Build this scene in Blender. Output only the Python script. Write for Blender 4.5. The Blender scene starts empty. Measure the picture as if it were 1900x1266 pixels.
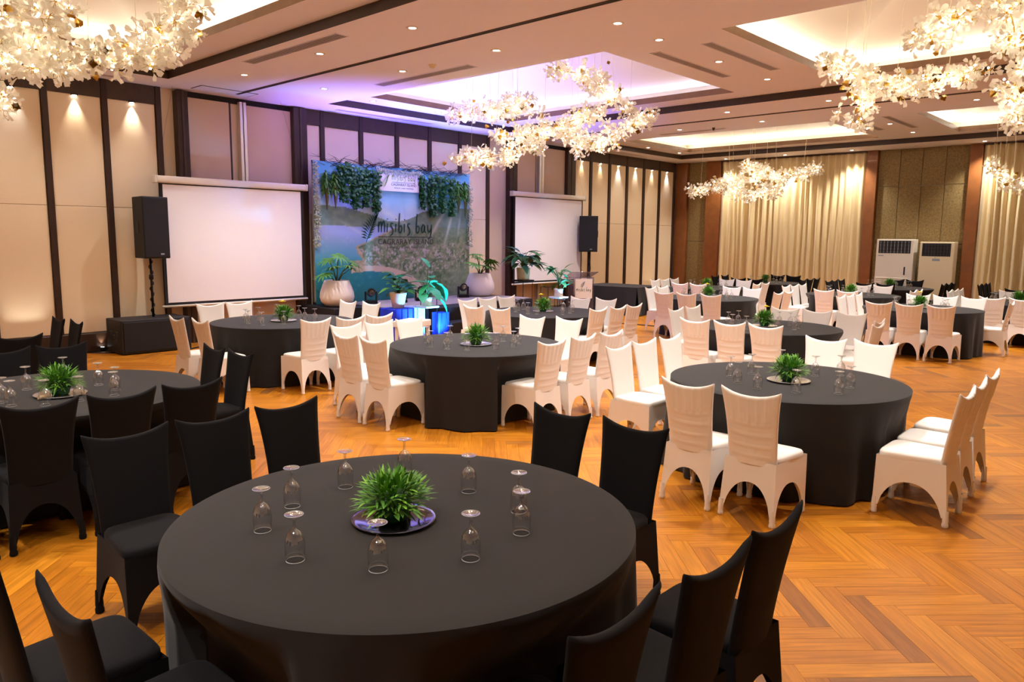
import bpy, bmesh, math, random
from mathutils import Vector, Matrix

R = math.radians
random.seed(7)
scene = bpy.context.scene
COL = scene.collection

# ------------------------------------------------------------------ camera
YAW, PITCH, ROLL, CAM_H = R(42.79), R(7.78), R(0.51), 1.93
fw = Vector((math.cos(YAW) * math.cos(PITCH), math.sin(YAW) * math.cos(PITCH), -math.sin(PITCH)))
r0 = Vector((math.sin(YAW), -math.cos(YAW), 0))
u0 = r0.cross(fw)
rt = r0 * math.cos(ROLL) + u0 * math.sin(ROLL)
up = -r0 * math.sin(ROLL) + u0 * math.cos(ROLL)
cd = bpy.data.cameras.new('camera')
cd.sensor_width = 36
cd.lens = 36 * 1404 / 1900
cd.clip_start = 0.05
cam = bpy.data.objects.new('camera', cd)
COL.objects.link(cam)
m3 = Matrix((rt, up, -fw)).transposed()
cam.matrix_world = Matrix.Translation((0, 0, CAM_H)) @ m3.to_4x4()
scene.camera = cam

# ------------------------------------------------------------------ world, exposure
w = bpy.data.worlds.new('world')
scene.world = w
w.use_nodes = True
w.node_tree.nodes['Background'].inputs[0].default_value = (0.9, 0.8, 0.7, 1)
w.node_tree.nodes['Background'].inputs[1].default_value = 0.02
vs = scene.view_settings
vs.view_transform = 'Standard'
vs.look = 'None'
vs.gamma = 1
vs.exposure = 1.18
vs.use_curve_mapping = False
scene.cycles.use_denoising = True
scene.cycles.use_adaptive_sampling = True
scene.cycles.adaptive_threshold = 0.05
scene.cycles.max_bounces = 6
scene.cycles.diffuse_bounces = 4
scene.cycles.glossy_bounces = 3
scene.cycles.transmission_bounces = 5
scene.cycles.transparent_max_bounces = 16
scene.cycles.caustics_reflective = False
scene.cycles.caustics_refractive = False
scene.cycles.sample_clamp_indirect = 4

WARM = (1.0, 0.955, 0.90)
WARM2 = (1.0, 0.70, 0.42)
COOL = (0.86, 0.92, 1.0)
BLUE = (0.22, 0.20, 1.0)


def light(kind, name, loc, power, color, direction=None, **kw):
    d = bpy.data.lights.new(name, kind)
    d.energy = power
    d.color = color
    for k, v in kw.items():
        setattr(d, k, v)
    o = bpy.data.objects.new(name, d)
    COL.objects.link(o)
    o.location = loc
    if direction is not None:
        o.rotation_euler = Vector(direction).to_track_quat('-Z', 'Y').to_euler()
    return o


def strip_light(name, a, b, z, power, color, tilt):
    """long thin cove lamp lying on a ledge, shining up and along tilt"""
    a, b = Vector((*a, z)), Vector((*b, z))
    o = light('AREA', name, (a + b) / 2, power, color, shape='RECTANGLE', size=(b - a).length, size_y=0.06)
    ax = (b - a).normalized()
    zz = -Vector(tilt).normalized()
    yy = zz.cross(ax)
    o.matrix_world = Matrix.Translation((a + b) / 2) @ Matrix((ax, yy, zz)).transposed().to_4x4()
    return o


# room layout shared by light and structure
XL, XF, YN, YW, ZC = -3.0, 22.75, -4.5, 13.55, 4.42
TRAYS = [(0.4, 5.5), (8.5, 13.55), (16.6, 21.5)]
TRAY_Y = (-1.4, 12.7)
ZT, ZL = 4.55, 4.66
COFFERS = []
for i, (x0, x1) in enumerate(TRAYS):
    for j, (y0, y1) in enumerate(((-0.8, 4.85), (6.65, 12.1))):
        COFFERS.append((x0 + 0.55, x1 - 0.55, y0, y1, i, j))
LEDGE = 0.28

for (x0, x1, y0, y1, i, j) in COFFERS:
    stage_bay = (i == 1 and j == 1)
    c = (0.68, 0.68, 1.0) if stage_bay else (1.0, 0.93, 0.79)
    pw = (5.5 if stage_bay else 12)
    e = LEDGE * 0.55
    zz = ZL + 0.03
    strip_light('cove_lamp', (x0, y0 - e), (x1, y0 - e), zz, pw * 0.7, c, (0, 0.6, 1))
    strip_light('cove_lamp', (x0, y1 + e), (x1, y1 + e), zz, pw * 0.7, c, (0, -0.6, 1))
    strip_light('cove_lamp', (x0 - e, y0), (x0 - e, y1), zz, pw, c, (0.6, 0, 1))
    strip_light('cove_lamp', (x1 + e, y0), (x1 + e, y1), zz, pw, c, (-0.6, 0, 1))


# ------------------------------------------------------------------ materials
def nd(nt, t, **kw):
    n = nt.nodes.new(t)
    for k, v in kw.items():
        setattr(n, k, v)
    return n


MATS = {}


def mat(name, col, rough=0.6, metal=0.0, var=None, bump=None, coat=0.0, sheen=0.0, trans=0.0, ior=1.45,
        emit=None, alpha=1.0, subs=0.0, spec=0.5, coords='Object', sheen_tint=None):
    """var=(scale, amount): noise tint; bump=(scale, strength, distance)"""
    m = bpy.data.materials.new(name)
    m.use_nodes = True
    nt = m.node_tree
    b = nt.nodes['Principled BSDF']
    b.inputs['Base Color'].default_value = (*col, 1)
    b.inputs['Roughness'].default_value = rough
    b.inputs['Metallic'].default_value = metal
    b.inputs['Coat Weight'].default_value = coat
    b.inputs['Sheen Weight'].default_value = sheen
    if sheen_tint:
        b.inputs['Sheen Tint'].default_value = (*sheen_tint, 1)
    b.inputs['Transmission Weight'].default_value = trans
    b.inputs['IOR'].default_value = ior
    b.inputs['Alpha'].default_value = alpha
    b.inputs['Specular IOR Level'].default_value = spec
    if emit:
        b.inputs['Emission Color'].default_value = (*emit[0], 1)
        b.inputs['Emission Strength'].default_value = emit[1]
    if var or bump:
        tc = nd(nt, 'ShaderNodeTexCoord')
    if var:
        n = nd(nt, 'ShaderNodeTexNoise')
        n.inputs['Scale'].default_value = var[0]
        n.inputs['Detail'].default_value = 5
        nt.links.new(tc.outputs[coords], n.inputs['Vector'])
        mx = nd(nt, 'ShaderNodeMix', data_type='RGBA')
        a = var[1]
        mx.inputs[6].default_value = (*[max(0, c * (1 - a)) for c in col], 1)
        mx.inputs[7].default_value = (*[min(1, c * (1 + a)) for c in col], 1)
        nt.links.new(n.outputs[0], mx.inputs[0])
        nt.links.new(mx.outputs[2], b.inputs['Base Color'])
    if bump:
        n = nd(nt, 'ShaderNodeTexNoise')
        n.inputs['Scale'].default_value = bump[0]
        n.inputs['Detail'].default_value = 3
        nt.links.new(tc.outputs[coords], n.inputs['Vector'])
        bp = nd(nt, 'ShaderNodeBump')
        bp.inputs['Strength'].default_value = bump[1]
        bp.inputs['Distance'].default_value = bump[2] if len(bump) > 2 else 0.002
        nt.links.new(n.outputs[0], bp.inputs['Height'])
        nt.links.new(bp.outputs[0], b.inputs['Normal'])
    MATS[name] = m
    return m


def attr_mat(name, attr, rough=0.5, coat=0.0, sheen=0.0):
    m = bpy.data.materials.new(name)
    m.use_nodes = True
    nt = m.node_tree
    b = nt.nodes['Principled BSDF']
    a = nd(nt, 'ShaderNodeAttribute', attribute_name=attr)
    nt.links.new(a.outputs['Color'], b.inputs['Base Color'])
    b.inputs['Roughness'].default_value = rough
    b.inputs['Coat Weight'].default_value = coat
    MATS[name] = m
    return m


def wood_floor(name, use_attr):
    m = bpy.data.materials.new(name)
    m.use_nodes = True
    nt = m.node_tree
    b = nt.nodes['Principled BSDF']
    if use_attr:
        a = nd(nt, 'ShaderNodeAttribute', attribute_name='tone')
        rnd = a.outputs['Fac']
    else:
        a = nd(nt, 'ShaderNodeObjectInfo')
        rnd = a.outputs['Random']
    ramp = nd(nt, 'ShaderNodeValToRGB')
    cr = ramp.color_ramp
    cr.elements[0].position = 0.0
    cr.elements[0].color = (0.33, 0.105, 0.008, 1)
    cr.elements[1].position = 1.0
    cr.elements[1].color = (0.60, 0.235, 0.016, 1)
    for p, c in ((0.03, (0.27, 0.11, 0.030, 1)), (0.10, (0.45, 0.155, 0.010, 1)), (0.55, (0.53, 0.195, 0.012, 1))):
        e = cr.elements.new(p)
        e.color = c
    nt.links.new(rnd, ramp.inputs[0])
    uv = nd(nt, 'ShaderNodeUVMap', uv_map='UVMap')
    mp = nd(nt, 'ShaderNodeMapping')
    mp.inputs['Scale'].default_value = (3.0, 46.0, 1.0)
    nt.links.new(uv.outputs[0], mp.inputs['Vector'])
    sh = nd(nt, 'ShaderNodeVectorMath', operation='SCALE')
    cmb = nd(nt, 'ShaderNodeCombineXYZ')
    for i in range(3):
        nt.links.new(rnd, cmb.inputs[i])
    nt.links.new(cmb.outputs[0], sh.inputs[0])
    sh.inputs['Scale'].default_value = 91.0
    ad = nd(nt, 'ShaderNodeVectorMath', operation='ADD')
    nt.links.new(mp.outputs[0], ad.inputs[0])
    nt.links.new(sh.outputs[0], ad.inputs[1])
    n = nd(nt, 'ShaderNodeTexNoise')
    n.inputs['Scale'].default_value = 1.0
    n.inputs['Detail'].default_value = 6
    n.inputs['Distortion'].default_value = 0.6
    nt.links.new(ad.outputs[0], n.inputs['Vector'])
    mx = nd(nt, 'ShaderNodeMix', data_type='RGBA', blend_type='MULTIPLY')
    mx.inputs[0].default_value = 0.75
    r2 = nd(nt, 'ShaderNodeValToRGB')
    r2.color_ramp.elements[0].position = 0.3
    r2.color_ramp.elements[0].color = (0.62, 0.55, 0.5, 1)
    r2.color_ramp.elements[1].position = 0.7
    r2.color_ramp.elements[1].color = (1.2, 1.15, 1.1, 1)
    nt.links.new(n.outputs[0], r2.inputs[0])
    nt.links.new(ramp.outputs[0], mx.inputs[6])
    nt.links.new(r2.outputs[0], mx.inputs[7])
    nt.links.new(mx.outputs[2], b.inputs['Base Color'])
    b.inputs['Roughness'].default_value = 0.36
    b.inputs['Specular IOR Level'].default_value = 0.35
    b.inputs['Coat Weight'].default_value = 0.12
    b.inputs['Coat Roughness'].default_value = 0.22
    return m


mat('white_cloth', (0.80, 0.74, 0.69), 0.75, bump=(420, 0.25, 0.001), sheen=0.25)
mat('black_cloth', (0.0046, 0.0038, 0.0046), 0.85, bump=(380, 0.3, 0.001), sheen=0.025, spec=0.2)
mat('table_linen', (0.0135, 0.0118, 0.0115), 0.85, bump=(500, 0.35, 0.001), sheen=0.11, spec=0.3)
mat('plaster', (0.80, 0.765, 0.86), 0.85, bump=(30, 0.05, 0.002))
mat('vault_plaster', (0.86, 0.80, 0.70), 0.85)
mat('dark_trim', (0.042, 0.020, 0.012), 0.5, var=(8, 0.3))
mat('lip_wood', (0.22, 0.115, 0.06), 0.5, var=(6, 0.25))
mat('batten', (0.040, 0.018, 0.011), 0.45, var=(6, 0.35))
mat('header_wood', (0.062, 0.036, 0.024), 0.55, var=(10, 0.3))
mat('fabric_panel', (0.90, 0.755, 0.54), 0.85, var=(90, 0.05), bump=(220, 0.3, 0.002))
mat('partition_panel', (0.68, 0.51, 0.37), 0.85, var=(90, 0.06), bump=(220, 0.3, 0.002))
mat('wall_paint', (0.76, 0.60, 0.43), 0.85)
mat('aluminium', (0.75, 0.70, 0.64), 0.35, 0.6)
mat('pillar_wood', (0.235, 0.078, 0.018), 0.45, var=(5, 0.3), coat=0.1)
mat('stone', (0.235, 0.16, 0.058), 0.7, var=(24, 0.75), bump=(60, 0.5, 0.004))
mat('grout', (0.55, 0.45, 0.28), 0.9)
mat('curtain', (0.74, 0.585, 0.33), 0.8, bump=(300, 0.2, 0.001), sheen=0.2)
mat('underlay', (0.05, 0.02, 0.008), 0.8)
mat('black_metal', (0.012, 0.012, 0.014), 0.4, 0.6)
mat('speaker_body', (0.012, 0.011, 0.011), 0.6, bump=(160, 0.4, 0.001))
mat('speaker_grille', (0.006, 0.006, 0.007), 0.7, bump=(900, 0.7, 0.001))
mat('screen_white', (0.86, 0.83, 0.86), 0.9)
mat('screen_black', (0.01, 0.01, 0.012), 0.8)
mat('white_plastic', (0.78, 0.72, 0.64), 0.45)
mat('cream_plastic', (0.74, 0.62, 0.42), 0.45)
mat('dark_vent', (0.02, 0.02, 0.022), 0.5)
mat('grey_print', (0.30, 0.32, 0.36), 0.6)
mat('white_pot', (0.82, 0.76, 0.72), 0.55, bump=(40, 0.05, 0.002))
mat('beige_pot', (0.66, 0.50, 0.37), 0.6, var=(20, 0.1))
mat('gold_pot', (0.45, 0.36, 0.16), 0.45, 0.35, var=(12, 0.35))
mat('soil', (0.03, 0.018, 0.01), 0.9)
mat('leaf_green', (0.085, 0.24, 0.030), 0.5, var=(5, 0.5))
mat('leaf_dark', (0.016, 0.10, 0.024), 0.45, var=(7, 0.5))
mat('leaf_lime', (0.17, 0.40, 0.035), 0.5, var=(9, 0.5))
mat('leaf_tropic', (0.03, 0.32, 0.12), 0.35, var=(6, 0.4))
mat('leaf_teal', (0.012, 0.07, 0.055), 0.4, var=(6, 0.5))
mat('stem_green', (0.07, 0.12, 0.03), 0.6)
mat('fern_tail', (0.10, 0.095, 0.022), 0.7, var=(40, 0.5))
mat('twig', (0.035, 0.014, 0.016), 0.7)
mat('garland_leaf', (0.42, 0.47, 0.36), 0.6, var=(20, 0.4))
mat('flower_yellow', (0.75, 0.55, 0.02), 0.6)
mat('driftwood', (0.45, 0.28, 0.14), 0.7, var=(20, 0.3))
m = mat('glass', (1, 1, 1), 0.0)
nt = m.node_tree
lw_ = nd(nt, 'ShaderNodeLayerWeight')
lw_.inputs['Blend'].default_value = 0.32
mr = nd(nt, 'ShaderNodeMapRange')
mr.inputs['To Min'].default_value = 0.16
mr.inputs['To Max'].default_value = 0.85
nt.links.new(lw_.outputs['Facing'], mr.inputs['Value'])
gl_ = nd(nt, 'ShaderNodeBsdfGlossy')
gl_.inputs['Roughness'].default_value = 0.07
tp_ = nd(nt, 'ShaderNodeBsdfTransparent')
tp_.inputs[0].default_value = (1, 1, 1, 1)
mx0 = nd(nt, 'ShaderNodeMixShader')
nt.links.new(mr.outputs[0], mx0.inputs[0])
nt.links.new(tp_.outputs[0], mx0.inputs[1])
nt.links.new(gl_.outputs[0], mx0.inputs[2])
nt.links.new(mx0.outputs[0], nt.nodes['Material Output'].inputs[0])
mat('glass_edge_glint', (0.9, 0.9, 0.92), 0.08, coat=0.5, trans=0.35)  # bright glint on goblet rim and foot edge, painted as whitish colour
mat('vent_metal', (0.50, 0.43, 0.44), 0.6)
mat('black_plate', (0.012, 0.010, 0.012), 0.12, coat=0.6)
mat('steel_plate', (0.55, 0.55, 0.56), 0.25, 0.8)
mat('acrylic', (0.70, 0.66, 0.92), 0.03, trans=0.92, ior=1.2, alpha=0.75)
mat('board_white', (0.80, 0.75, 0.70), 0.5)
mat('print_green', (0.008, 0.055, 0.045), 0.7)
mat('print_grey', (0.045, 0.035, 0.045), 0.7)
mat('print_lime', (0.22, 0.33, 0.06), 0.7)
mat('stage_black', (0.010, 0.0095, 0.012), 0.6)
mat('stage_carpet', (0.34, 0.29, 0.28), 0.9, var=(4, 0.25), bump=(60, 0.4, 0.004))
mat('blue_lit_drape', (0.006, 0.030, 0.62), 0.5, bump=(30, 0.2, 0.004))  # blue of the stage LED light is put into the cloth colour
mat('blue_lit_satin', (0.50, 0.56, 0.95), 0.55, var=(9, 0.25), bump=(14, 0.5, 0.02))  # whitish satin with the blue stage light mixed into its colour
mat('gold', (0.60, 0.36, 0.07), 0.3, 0.85)
mat('wire', (0.75, 0.65, 0.50), 0.4, 0.5)
mat('blue_drum', (0.1, 0.12, 0.35), 0.5)

m = mat('petal', (0.84, 0.80, 0.73), 0.35)
nt = m.node_tree
tr = nd(nt, 'ShaderNodeBsdfTranslucent')
tr.inputs[0].default_value = (0.95, 0.88, 0.74, 1)
mxs = nd(nt, 'ShaderNodeMixShader')
mxs.inputs[0].default_value = 0.45
nt.links.new(nt.nodes['Principled BSDF'].outputs[0], mxs.inputs[1])
nt.links.new(tr.outputs[0], mxs.inputs[2])
nt.links.new(mxs.outputs[0], nt.nodes['Material Output'].inputs[0])

m = mat('bulb', (1, 0.9, 0.7), 0.4, emit=((1.0, 0.90, 0.74), 8.0))
m.cycles.emission_sampling = 'NONE'
m = mat('lamp_lens', (1, 1, 1), 0.4, emit=((1.0, 0.93, 0.86), 9.0))
m.cycles.emission_sampling = 'NONE'
MATS['floor_plank'] = wood_floor('floor_plank', False)
MATS['floor_plank_field'] = wood_floor('floor_plank_field', True)
attr_mat('backdrop_print', 'paint', 0.75)


# ------------------------------------------------------------------ mesh helpers
class MB:
    def __init__(self):
        self.v, self.f, self.mi = [], [], []

    def add(self, verts, faces, m=0):
        n = len(self.v)
        self.v += [tuple(p) for p in verts]
        self.f += [tuple(i + n for i in f) for f in faces]
        self.mi += [m] * len(faces)
        return self

    def box(self, x0, x1, y0, y1, z0, z1, m=0):
        v = [(x0, y0, z0), (x1, y0, z0), (x1, y1, z0), (x0, y1, z0), (x0, y0, z1), (x1, y0, z1), (x1, y1, z1), (x0, y1, z1)]
        f = [(3, 2, 1, 0), (4, 5, 6, 7), (0, 1, 5, 4), (1, 2, 6, 5), (2, 3, 7, 6), (3, 0, 4, 7)]
        return self.add(v, f, m)

    def bbox(self, x0, x1, y0, y1, z0, z1, b=0.01, m=0, seg=2):
        bm = bmesh.new()
        bmesh.ops.create_cube(bm, size=1)
        for q in bm.verts:
            q.co = Vector(((x0 + x1) / 2 + q.co.x * (x1 - x0), (y0 + y1) / 2 + q.co.y * (y1 - y0), (z0 + z1) / 2 + q.co.z * (z1 - z0)))
        bmesh.ops.bevel(bm, geom=bm.edges[:], offset=b, segments=seg, affect='EDGES', profile=0.5)
        bm.verts.index_update()
        self.add([q.co[:] for q in bm.verts], [[q.index for q in f.verts] for f in bm.faces], m)
        bm.free()
        return self

    def tube(self, pts, rad, n=8, m=0, cap=True):
        pts = [Vector(p) for p in pts]
        if not isinstance(rad, (list, tuple)):
            rad = [rad] * len(pts)
        rings, prev = [], None
        for i, p in enumerate(pts):
            t = (pts[min(i + 1, len(pts) - 1)] - pts[max(i - 1, 0)]).normalized()
            if prev is None:
                a = Vector((0, 0, 1)) if abs(t.z) < 0.9 else Vector((1, 0, 0))
                x = t.cross(a).normalized()
            else:
                x = (prev - t * prev.dot(t)).normalized()
            prev = x
            y = t.cross(x)
            rings.append([p + (x * math.cos(k * 2 * math.pi / n) + y * math.sin(k * 2 * math.pi / n)) * rad[i] for k in range(n)])
        v = [q for r_ in rings for q in r_]
        f = []
        for i in range(len(rings) - 1):
            for k in range(n):
                a, b = i * n + k, i * n + (k + 1) % n
                f.append((a, b, b + n, a + n))
        if cap:
            f.append(tuple(range(n))[::-1])
            f.append(tuple((len(rings) - 1) * n + k for k in range(n)))
        return self.add(v, f, m)

    def lathe(self, prof, n=24, c=(0, 0, 0), m=0, closed=False):
        v, f = [], []
        for r_, z in prof:
            for k in range(n):
                a = 2 * math.pi * k / n
                v.append((c[0] + r_ * math.cos(a), c[1] + r_ * math.sin(a), c[2] + z))
        L = len(prof)
        for i in range(L if closed else L - 1):
            j = (i + 1) % L
            for k in range(n):
                k2 = (k + 1) % n
                f.append((i * n + k, i * n + k2, j * n + k2, j * n + k))
        return self.add(v, f, m)

    def grid(self, fn, nu, nv, m=0, flip=False):
        v = [fn(i / nu, j / nv) for j in range(nv + 1) for i in range(nu + 1)]
        f = []
        for j in range(nv):
            for i in range(nu):
                a = j * (nu + 1) + i
                q = (a, a + 1, a + nu + 2, a + nu + 1)
                f.append(q[::-1] if flip else q)
        return self.add(v, f, m)

    def mesh(self, name, mats, smooth=False):
        me = bpy.data.meshes.new(name)
        me.from_pydata(self.v, [], self.f)
        for mm in (mats if isinstance(mats, (list, tuple)) else [mats]):
            me.materials.append(MATS[mm] if isinstance(mm, str) else mm)
        me.polygons.foreach_set('material_index', self.mi)
        if smooth:
            me.polygons.foreach_set('use_smooth', [True] * len(self.f))
        me.update()
        return me

    def build(self, name, mats, parent=None, smooth=False, loc=None, rot=None):
        return link(name, self.mesh(name, mats, smooth), parent, loc, rot)


def link(name, me, parent=None, loc=None, rot=None, scale=None):
    o = bpy.data.objects.new(name, me)
    COL.objects.link(o)
    if parent is not None:
        o.parent = parent
    if loc is not None:
        o.location = loc
    if rot is not None:
        o.rotation_euler = rot
    if scale is not None:
        o.scale = (scale,) * 3 if isinstance(scale, (int, float)) else scale
    return o


def sharp(me, ang=35):
    me.set_sharp_from_angle(angle=R(ang))
    return me


def tag(o, label, cat, group=None, kind=None):
    if label:
        o['label'] = label
    if cat:
        o['category'] = cat
    if group:
        o['group'] = group
    if kind:
        o['kind'] = kind
    return o


def thing(name, label, cat, loc=(0, 0, 0), rz=0.0, group=None):
    o = bpy.data.objects.new(name, None)
    COL.objects.link(o)
    o.location = loc
    o.rotation_euler = (0, 0, rz)
    o.empty_display_size = 0.1
    return tag(o, label, cat, group)


def struct(name, label=None, me=None, parent=None):
    o = bpy.data.objects.new(name, me)
    COL.objects.link(o)
    o['kind'] = 'structure'
    if label:
        o['label'] = label
    return o


def text_mesh(s, size, extrude=0.002, align='CENTER', name='lettering', mats='print_grey', spacing=1.0):
    c = bpy.data.curves.new(name, 'FONT')
    c.body = s
    c.size = size
    c.extrude = extrude
    c.align_x = align
    c.space_character = spacing
    o = bpy.data.objects.new(name, c)
    COL.objects.link(o)
    dg = bpy.context.evaluated_depsgraph_get()
    me = bpy.data.meshes.new_from_object(o.evaluated_get(dg))
    bpy.data.objects.remove(o)
    me.materials.clear()
    me.materials.append(MATS[mats])
    return me


# ------------------------------------------------------------------ floor: herringbone planks
PL, PW, NB = 0.66, 0.11, 6
floor = struct('floor', 'herringbone hardwood parquet floor, orange brown and glossy',
               MB().box(XL, XF, YN, YW, -0.2, -0.012).mesh('floor', 'underlay'))


def plank_verts():
    g = 0.0008
    return (g, PL - g, g, PW - g)


a0, a1, b0, b1 = plank_verts()
TOP = [(a0, b0), (a1, b0), (a1, b1), (a0, b1)]
pm = MB()
pm.add([(x, y, 0) for x, y in TOP] + [(x, y, -0.012) for x, y in TOP], [(0, 1, 2, 3), (0, 4, 5, 1), (1, 5, 6, 2), (2, 6, 7, 3), (3, 7, 4, 0)])
plank_me = pm.mesh('plank', 'floor_plank')
uvl = plank_me.uv_layers.new(name='UVMap')
for lp in plank_me.loops:
    p = plank_me.vertices[lp.vertex_index].co
    uvl.data[lp.index].uv = (p.x, p.y)

TABLE_POS = dict(A=(1.95, 2.40), B=(1.8, 6.25), C=(5.5, 9.42), D=(5.85, 5.95), E=(6.2, 2.58), F=(9.2, 7.8), G=(9.9, 4.42),
                 H=(14.0, 7.5), I=(14.7, 3.75), J=(16.95, 9.12), K=(20.2, 9.1), L=(17.25, 5.8), M=(20.6, 6.0), O=(17.55, 2.75),
                 N=(20.75, 2.85))
ca, sa = math.cos(R(45)), math.sin(R(45))


def to_world(x, y):
    x, y = x * PW, y * PW
    return (x * ca - y * sa, x * sa + y * ca)


planks = []


def try_plank(px, py, kind):
    cx_, cy_ = (px + NB / 2, py + 0.5) if kind == 0 else (px + 0.5, py + NB / 2)
    wx, wy = to_world(cx_, cy_)
    if -1.2 < wx < XF - 0.3 and -1.6 < wy < YW - 0.3:
        planks.append((px, py, kind, wx, wy))


for q in range(-170, 125):
    for mq in range(-16, 36):
        try_plank(q + 2 * NB * mq, q, 0)
for q in range(-40, 250):
    for mq in range(-36, 20):
        try_plank(q, q - 2 * NB + 1 + 2 * NB * mq, 1)
planks = list({(p[0], p[1], p[2]): p for p in planks}.values())


def pixel(x, y, z):
    v = Vector((x, y, z - CAM_H))
    d = v.dot(fw)
    if d < 0.3:
        return None
    return (950 + 1404 * v.dot(rt) / d, 633 - 1404 * v.dot(up) / d, d)


vis = []
for i, p in enumerate(planks):
    q = pixel(p[3], p[4], 0)
    if q and -20 < q[0] < 1920 and q[1] < 1290:
        if all(math.hypot(p[3] - c[0], p[4] - c[1]) > 1.0 for c in TABLE_POS.values()):
            vis.append((math.hypot(p[3], p[4]), i))
vis.sort()
near = {i for _, i in vis[:300]}
fv, ff, fuv, ftone = [], [], [], []
rp = random.Random(3)
for i, (px, py, kind, wx, wy) in enumerate(planks):
    ox, oy = to_world(px, py)
    ang = R(45)
    if kind == 1:
        ox, oy = to_world(px + 1, py)
        ang = R(135)
    if i in near:
        link('plank', plank_me, floor, (ox, oy, 0.0), (0, 0, ang))
        continue
    c_, s_ = math.cos(ang), math.sin(ang)
    n = len(fv)
    for z in (0, -0.012):
        for x, y in TOP:
            fv.append((ox + x * c_ - y * s_, oy + x * s_ + y * c_, z))
    ff += [(n, n + 1, n + 2, n + 3), (n, n + 4, n + 5, n + 1), (n + 1, n + 5, n + 6, n + 2), (n + 2, n + 6, n + 7, n + 3), (n + 3, n + 7, n + 4, n)]
    t = rp.random()
    ftone += [t] * 5
    for f in ff[-5:]:
        fuv += [TOP[(k - n) % 4] for k in f]
me = bpy.data.meshes.new('plank_field')
me.from_pydata(fv, [], ff)
me.materials.append(MATS['floor_plank_field'])
uvl = me.uv_layers.new(name='UVMap')
uvl.data.foreach_set('uv', [c for p in fuv for c in p])
at = me.attributes.new('tone', 'FLOAT', 'FACE')
at.data.foreach_set('value', ftone)
fo = link('plank_field', me, floor)
fo['kind'] = 'stuff'

# ------------------------------------------------------------------ ceiling with trays and coffers
xs = sorted({XL, XF, *[c for t in TRAYS for c in t]})
ys = sorted({YN, YW, *TRAY_Y})
mb = MB()
for i in range(len(xs) - 1):
    for j in range(len(ys) - 1):
        mx_, my_ = (xs[i] + xs[i + 1]) / 2, (ys[j] + ys[j + 1]) / 2
        if TRAY_Y[0] < my_ < TRAY_Y[1] and any(a < mx_ < b for a, b in TRAYS):
            continue
        mb.add([(xs[i], ys[j], ZC), (xs[i], ys[j + 1], ZC), (xs[i + 1], ys[j + 1], ZC), (xs[i + 1], ys[j], ZC)], [(0, 1, 2, 3)])
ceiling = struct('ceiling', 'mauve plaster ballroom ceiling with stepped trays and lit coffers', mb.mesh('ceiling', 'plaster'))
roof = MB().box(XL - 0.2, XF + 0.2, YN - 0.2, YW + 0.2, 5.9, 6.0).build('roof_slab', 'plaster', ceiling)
for ti, (x0, x1) in enumerate(TRAYS):
    y0, y1 = TRAY_Y
    t = MB()
    for a, b in (((x0, y0), (x1, y0)), ((x1, y0), (x1, y1)), ((x1, y1), (x0, y1)), ((x0, y1), (x0, y0))):
        t.add([(*a, ZC), (*b, ZC), (*b, ZT), (*a, ZT)], [(0, 1, 2, 3)])
    t.build('tray_trim', 'dark_trim', ceiling)
    cs = [c for c in COFFERS if c[4] == ti]
    gx = sorted({x0, x1, cs[0][0], cs[0][1]})
    gy = sorted({y0, y1, *[q for c in cs for q in c[2:4]]})
    t = MB()
    for i in range(len(gx) - 1):
        for j in range(len(gy) - 1):
            mx_, my_ = (gx[i] + gx[i + 1]) / 2, (gy[j] + gy[j + 1]) / 2
            if any(c[0] < mx_ < c[1] and c[2] < my_ < c[3] for c in cs):
                continue
            t.add([(gx[i], gy[j], ZT), (gx[i], gy[j + 1], ZT), (gx[i + 1], gy[j + 1], ZT), (gx[i + 1], gy[j], ZT)], [(0, 1, 2, 3)])
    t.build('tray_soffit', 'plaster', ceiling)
    for (cx0, cx1, cy0, cy1, _, _) in cs:
        t = MB()
        P4 = [(cx0, cy0), (cx1, cy0), (cx1, cy1), (cx0, cy1)]
        for k in range(4):
            a, b = P4[k], P4[(k + 1) % 4]
            t.add([(*a, ZT), (*b, ZT), (*b, ZL), (*a, ZL)], [(0, 1, 2, 3)])
        t.build('coffer_lip', 'lip_wood', ceiling)
        e = LEDGE
        O4 = [(cx0 - e, cy0 - e), (cx1 + e, cy0 - e), (cx1 + e, cy1 + e), (cx0 - e, cy1 + e)]
        t = MB()
        for k in range(4):
            a, b, c, d = P4[k], P4[(k + 1) % 4], O4[(k + 1) % 4], O4[k]
            t.add([(*a, ZL), (*b, ZL), (*c, ZL), (*d, ZL)], [(0, 1, 2, 3)])
            t.add([(*d, ZL), (*c, ZL), (*c, ZL + 0.12), (*d, ZL + 0.12)], [(0, 1, 2, 3)])
        zr = 5.55
        hx, hy = (cx0 + cx1) / 2, 0
        ry0, ry1 = cy0 + 1.9, cy1 - 1.9
        zo = ZL + 0.12
        A, B, C_, D = [(*p, zo) for p in O4]
        r1, r2 = (hx, ry0, zr), (hx, ry1, zr)
        t.add([A, B, C_, D, r1, r2], [(0, 1, 4), (1, 2, 5, 4), (2, 3, 5), (3, 0, 4, 5)])
        t.build('coffer_vault', 'vault_plaster', ceiling)
# operable-partition tracks
for k, x in enumerate((6.86, 14.86)):
    o = struct('trim_%d' % (k + 1), 'slim ceiling track for the folding partition',
               MB().box(x - 0.035, x + 0.035, -3, YW - 0.5, ZC - 0.012, ZC + 0.01).mesh('track', 'header_wood'))
    MB().box(x - 0.012, x + 0.012, -3, YW - 0.5, ZC - 0.016, ZC - 0.011).build('track_slot', 'screen_black', o)

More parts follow.
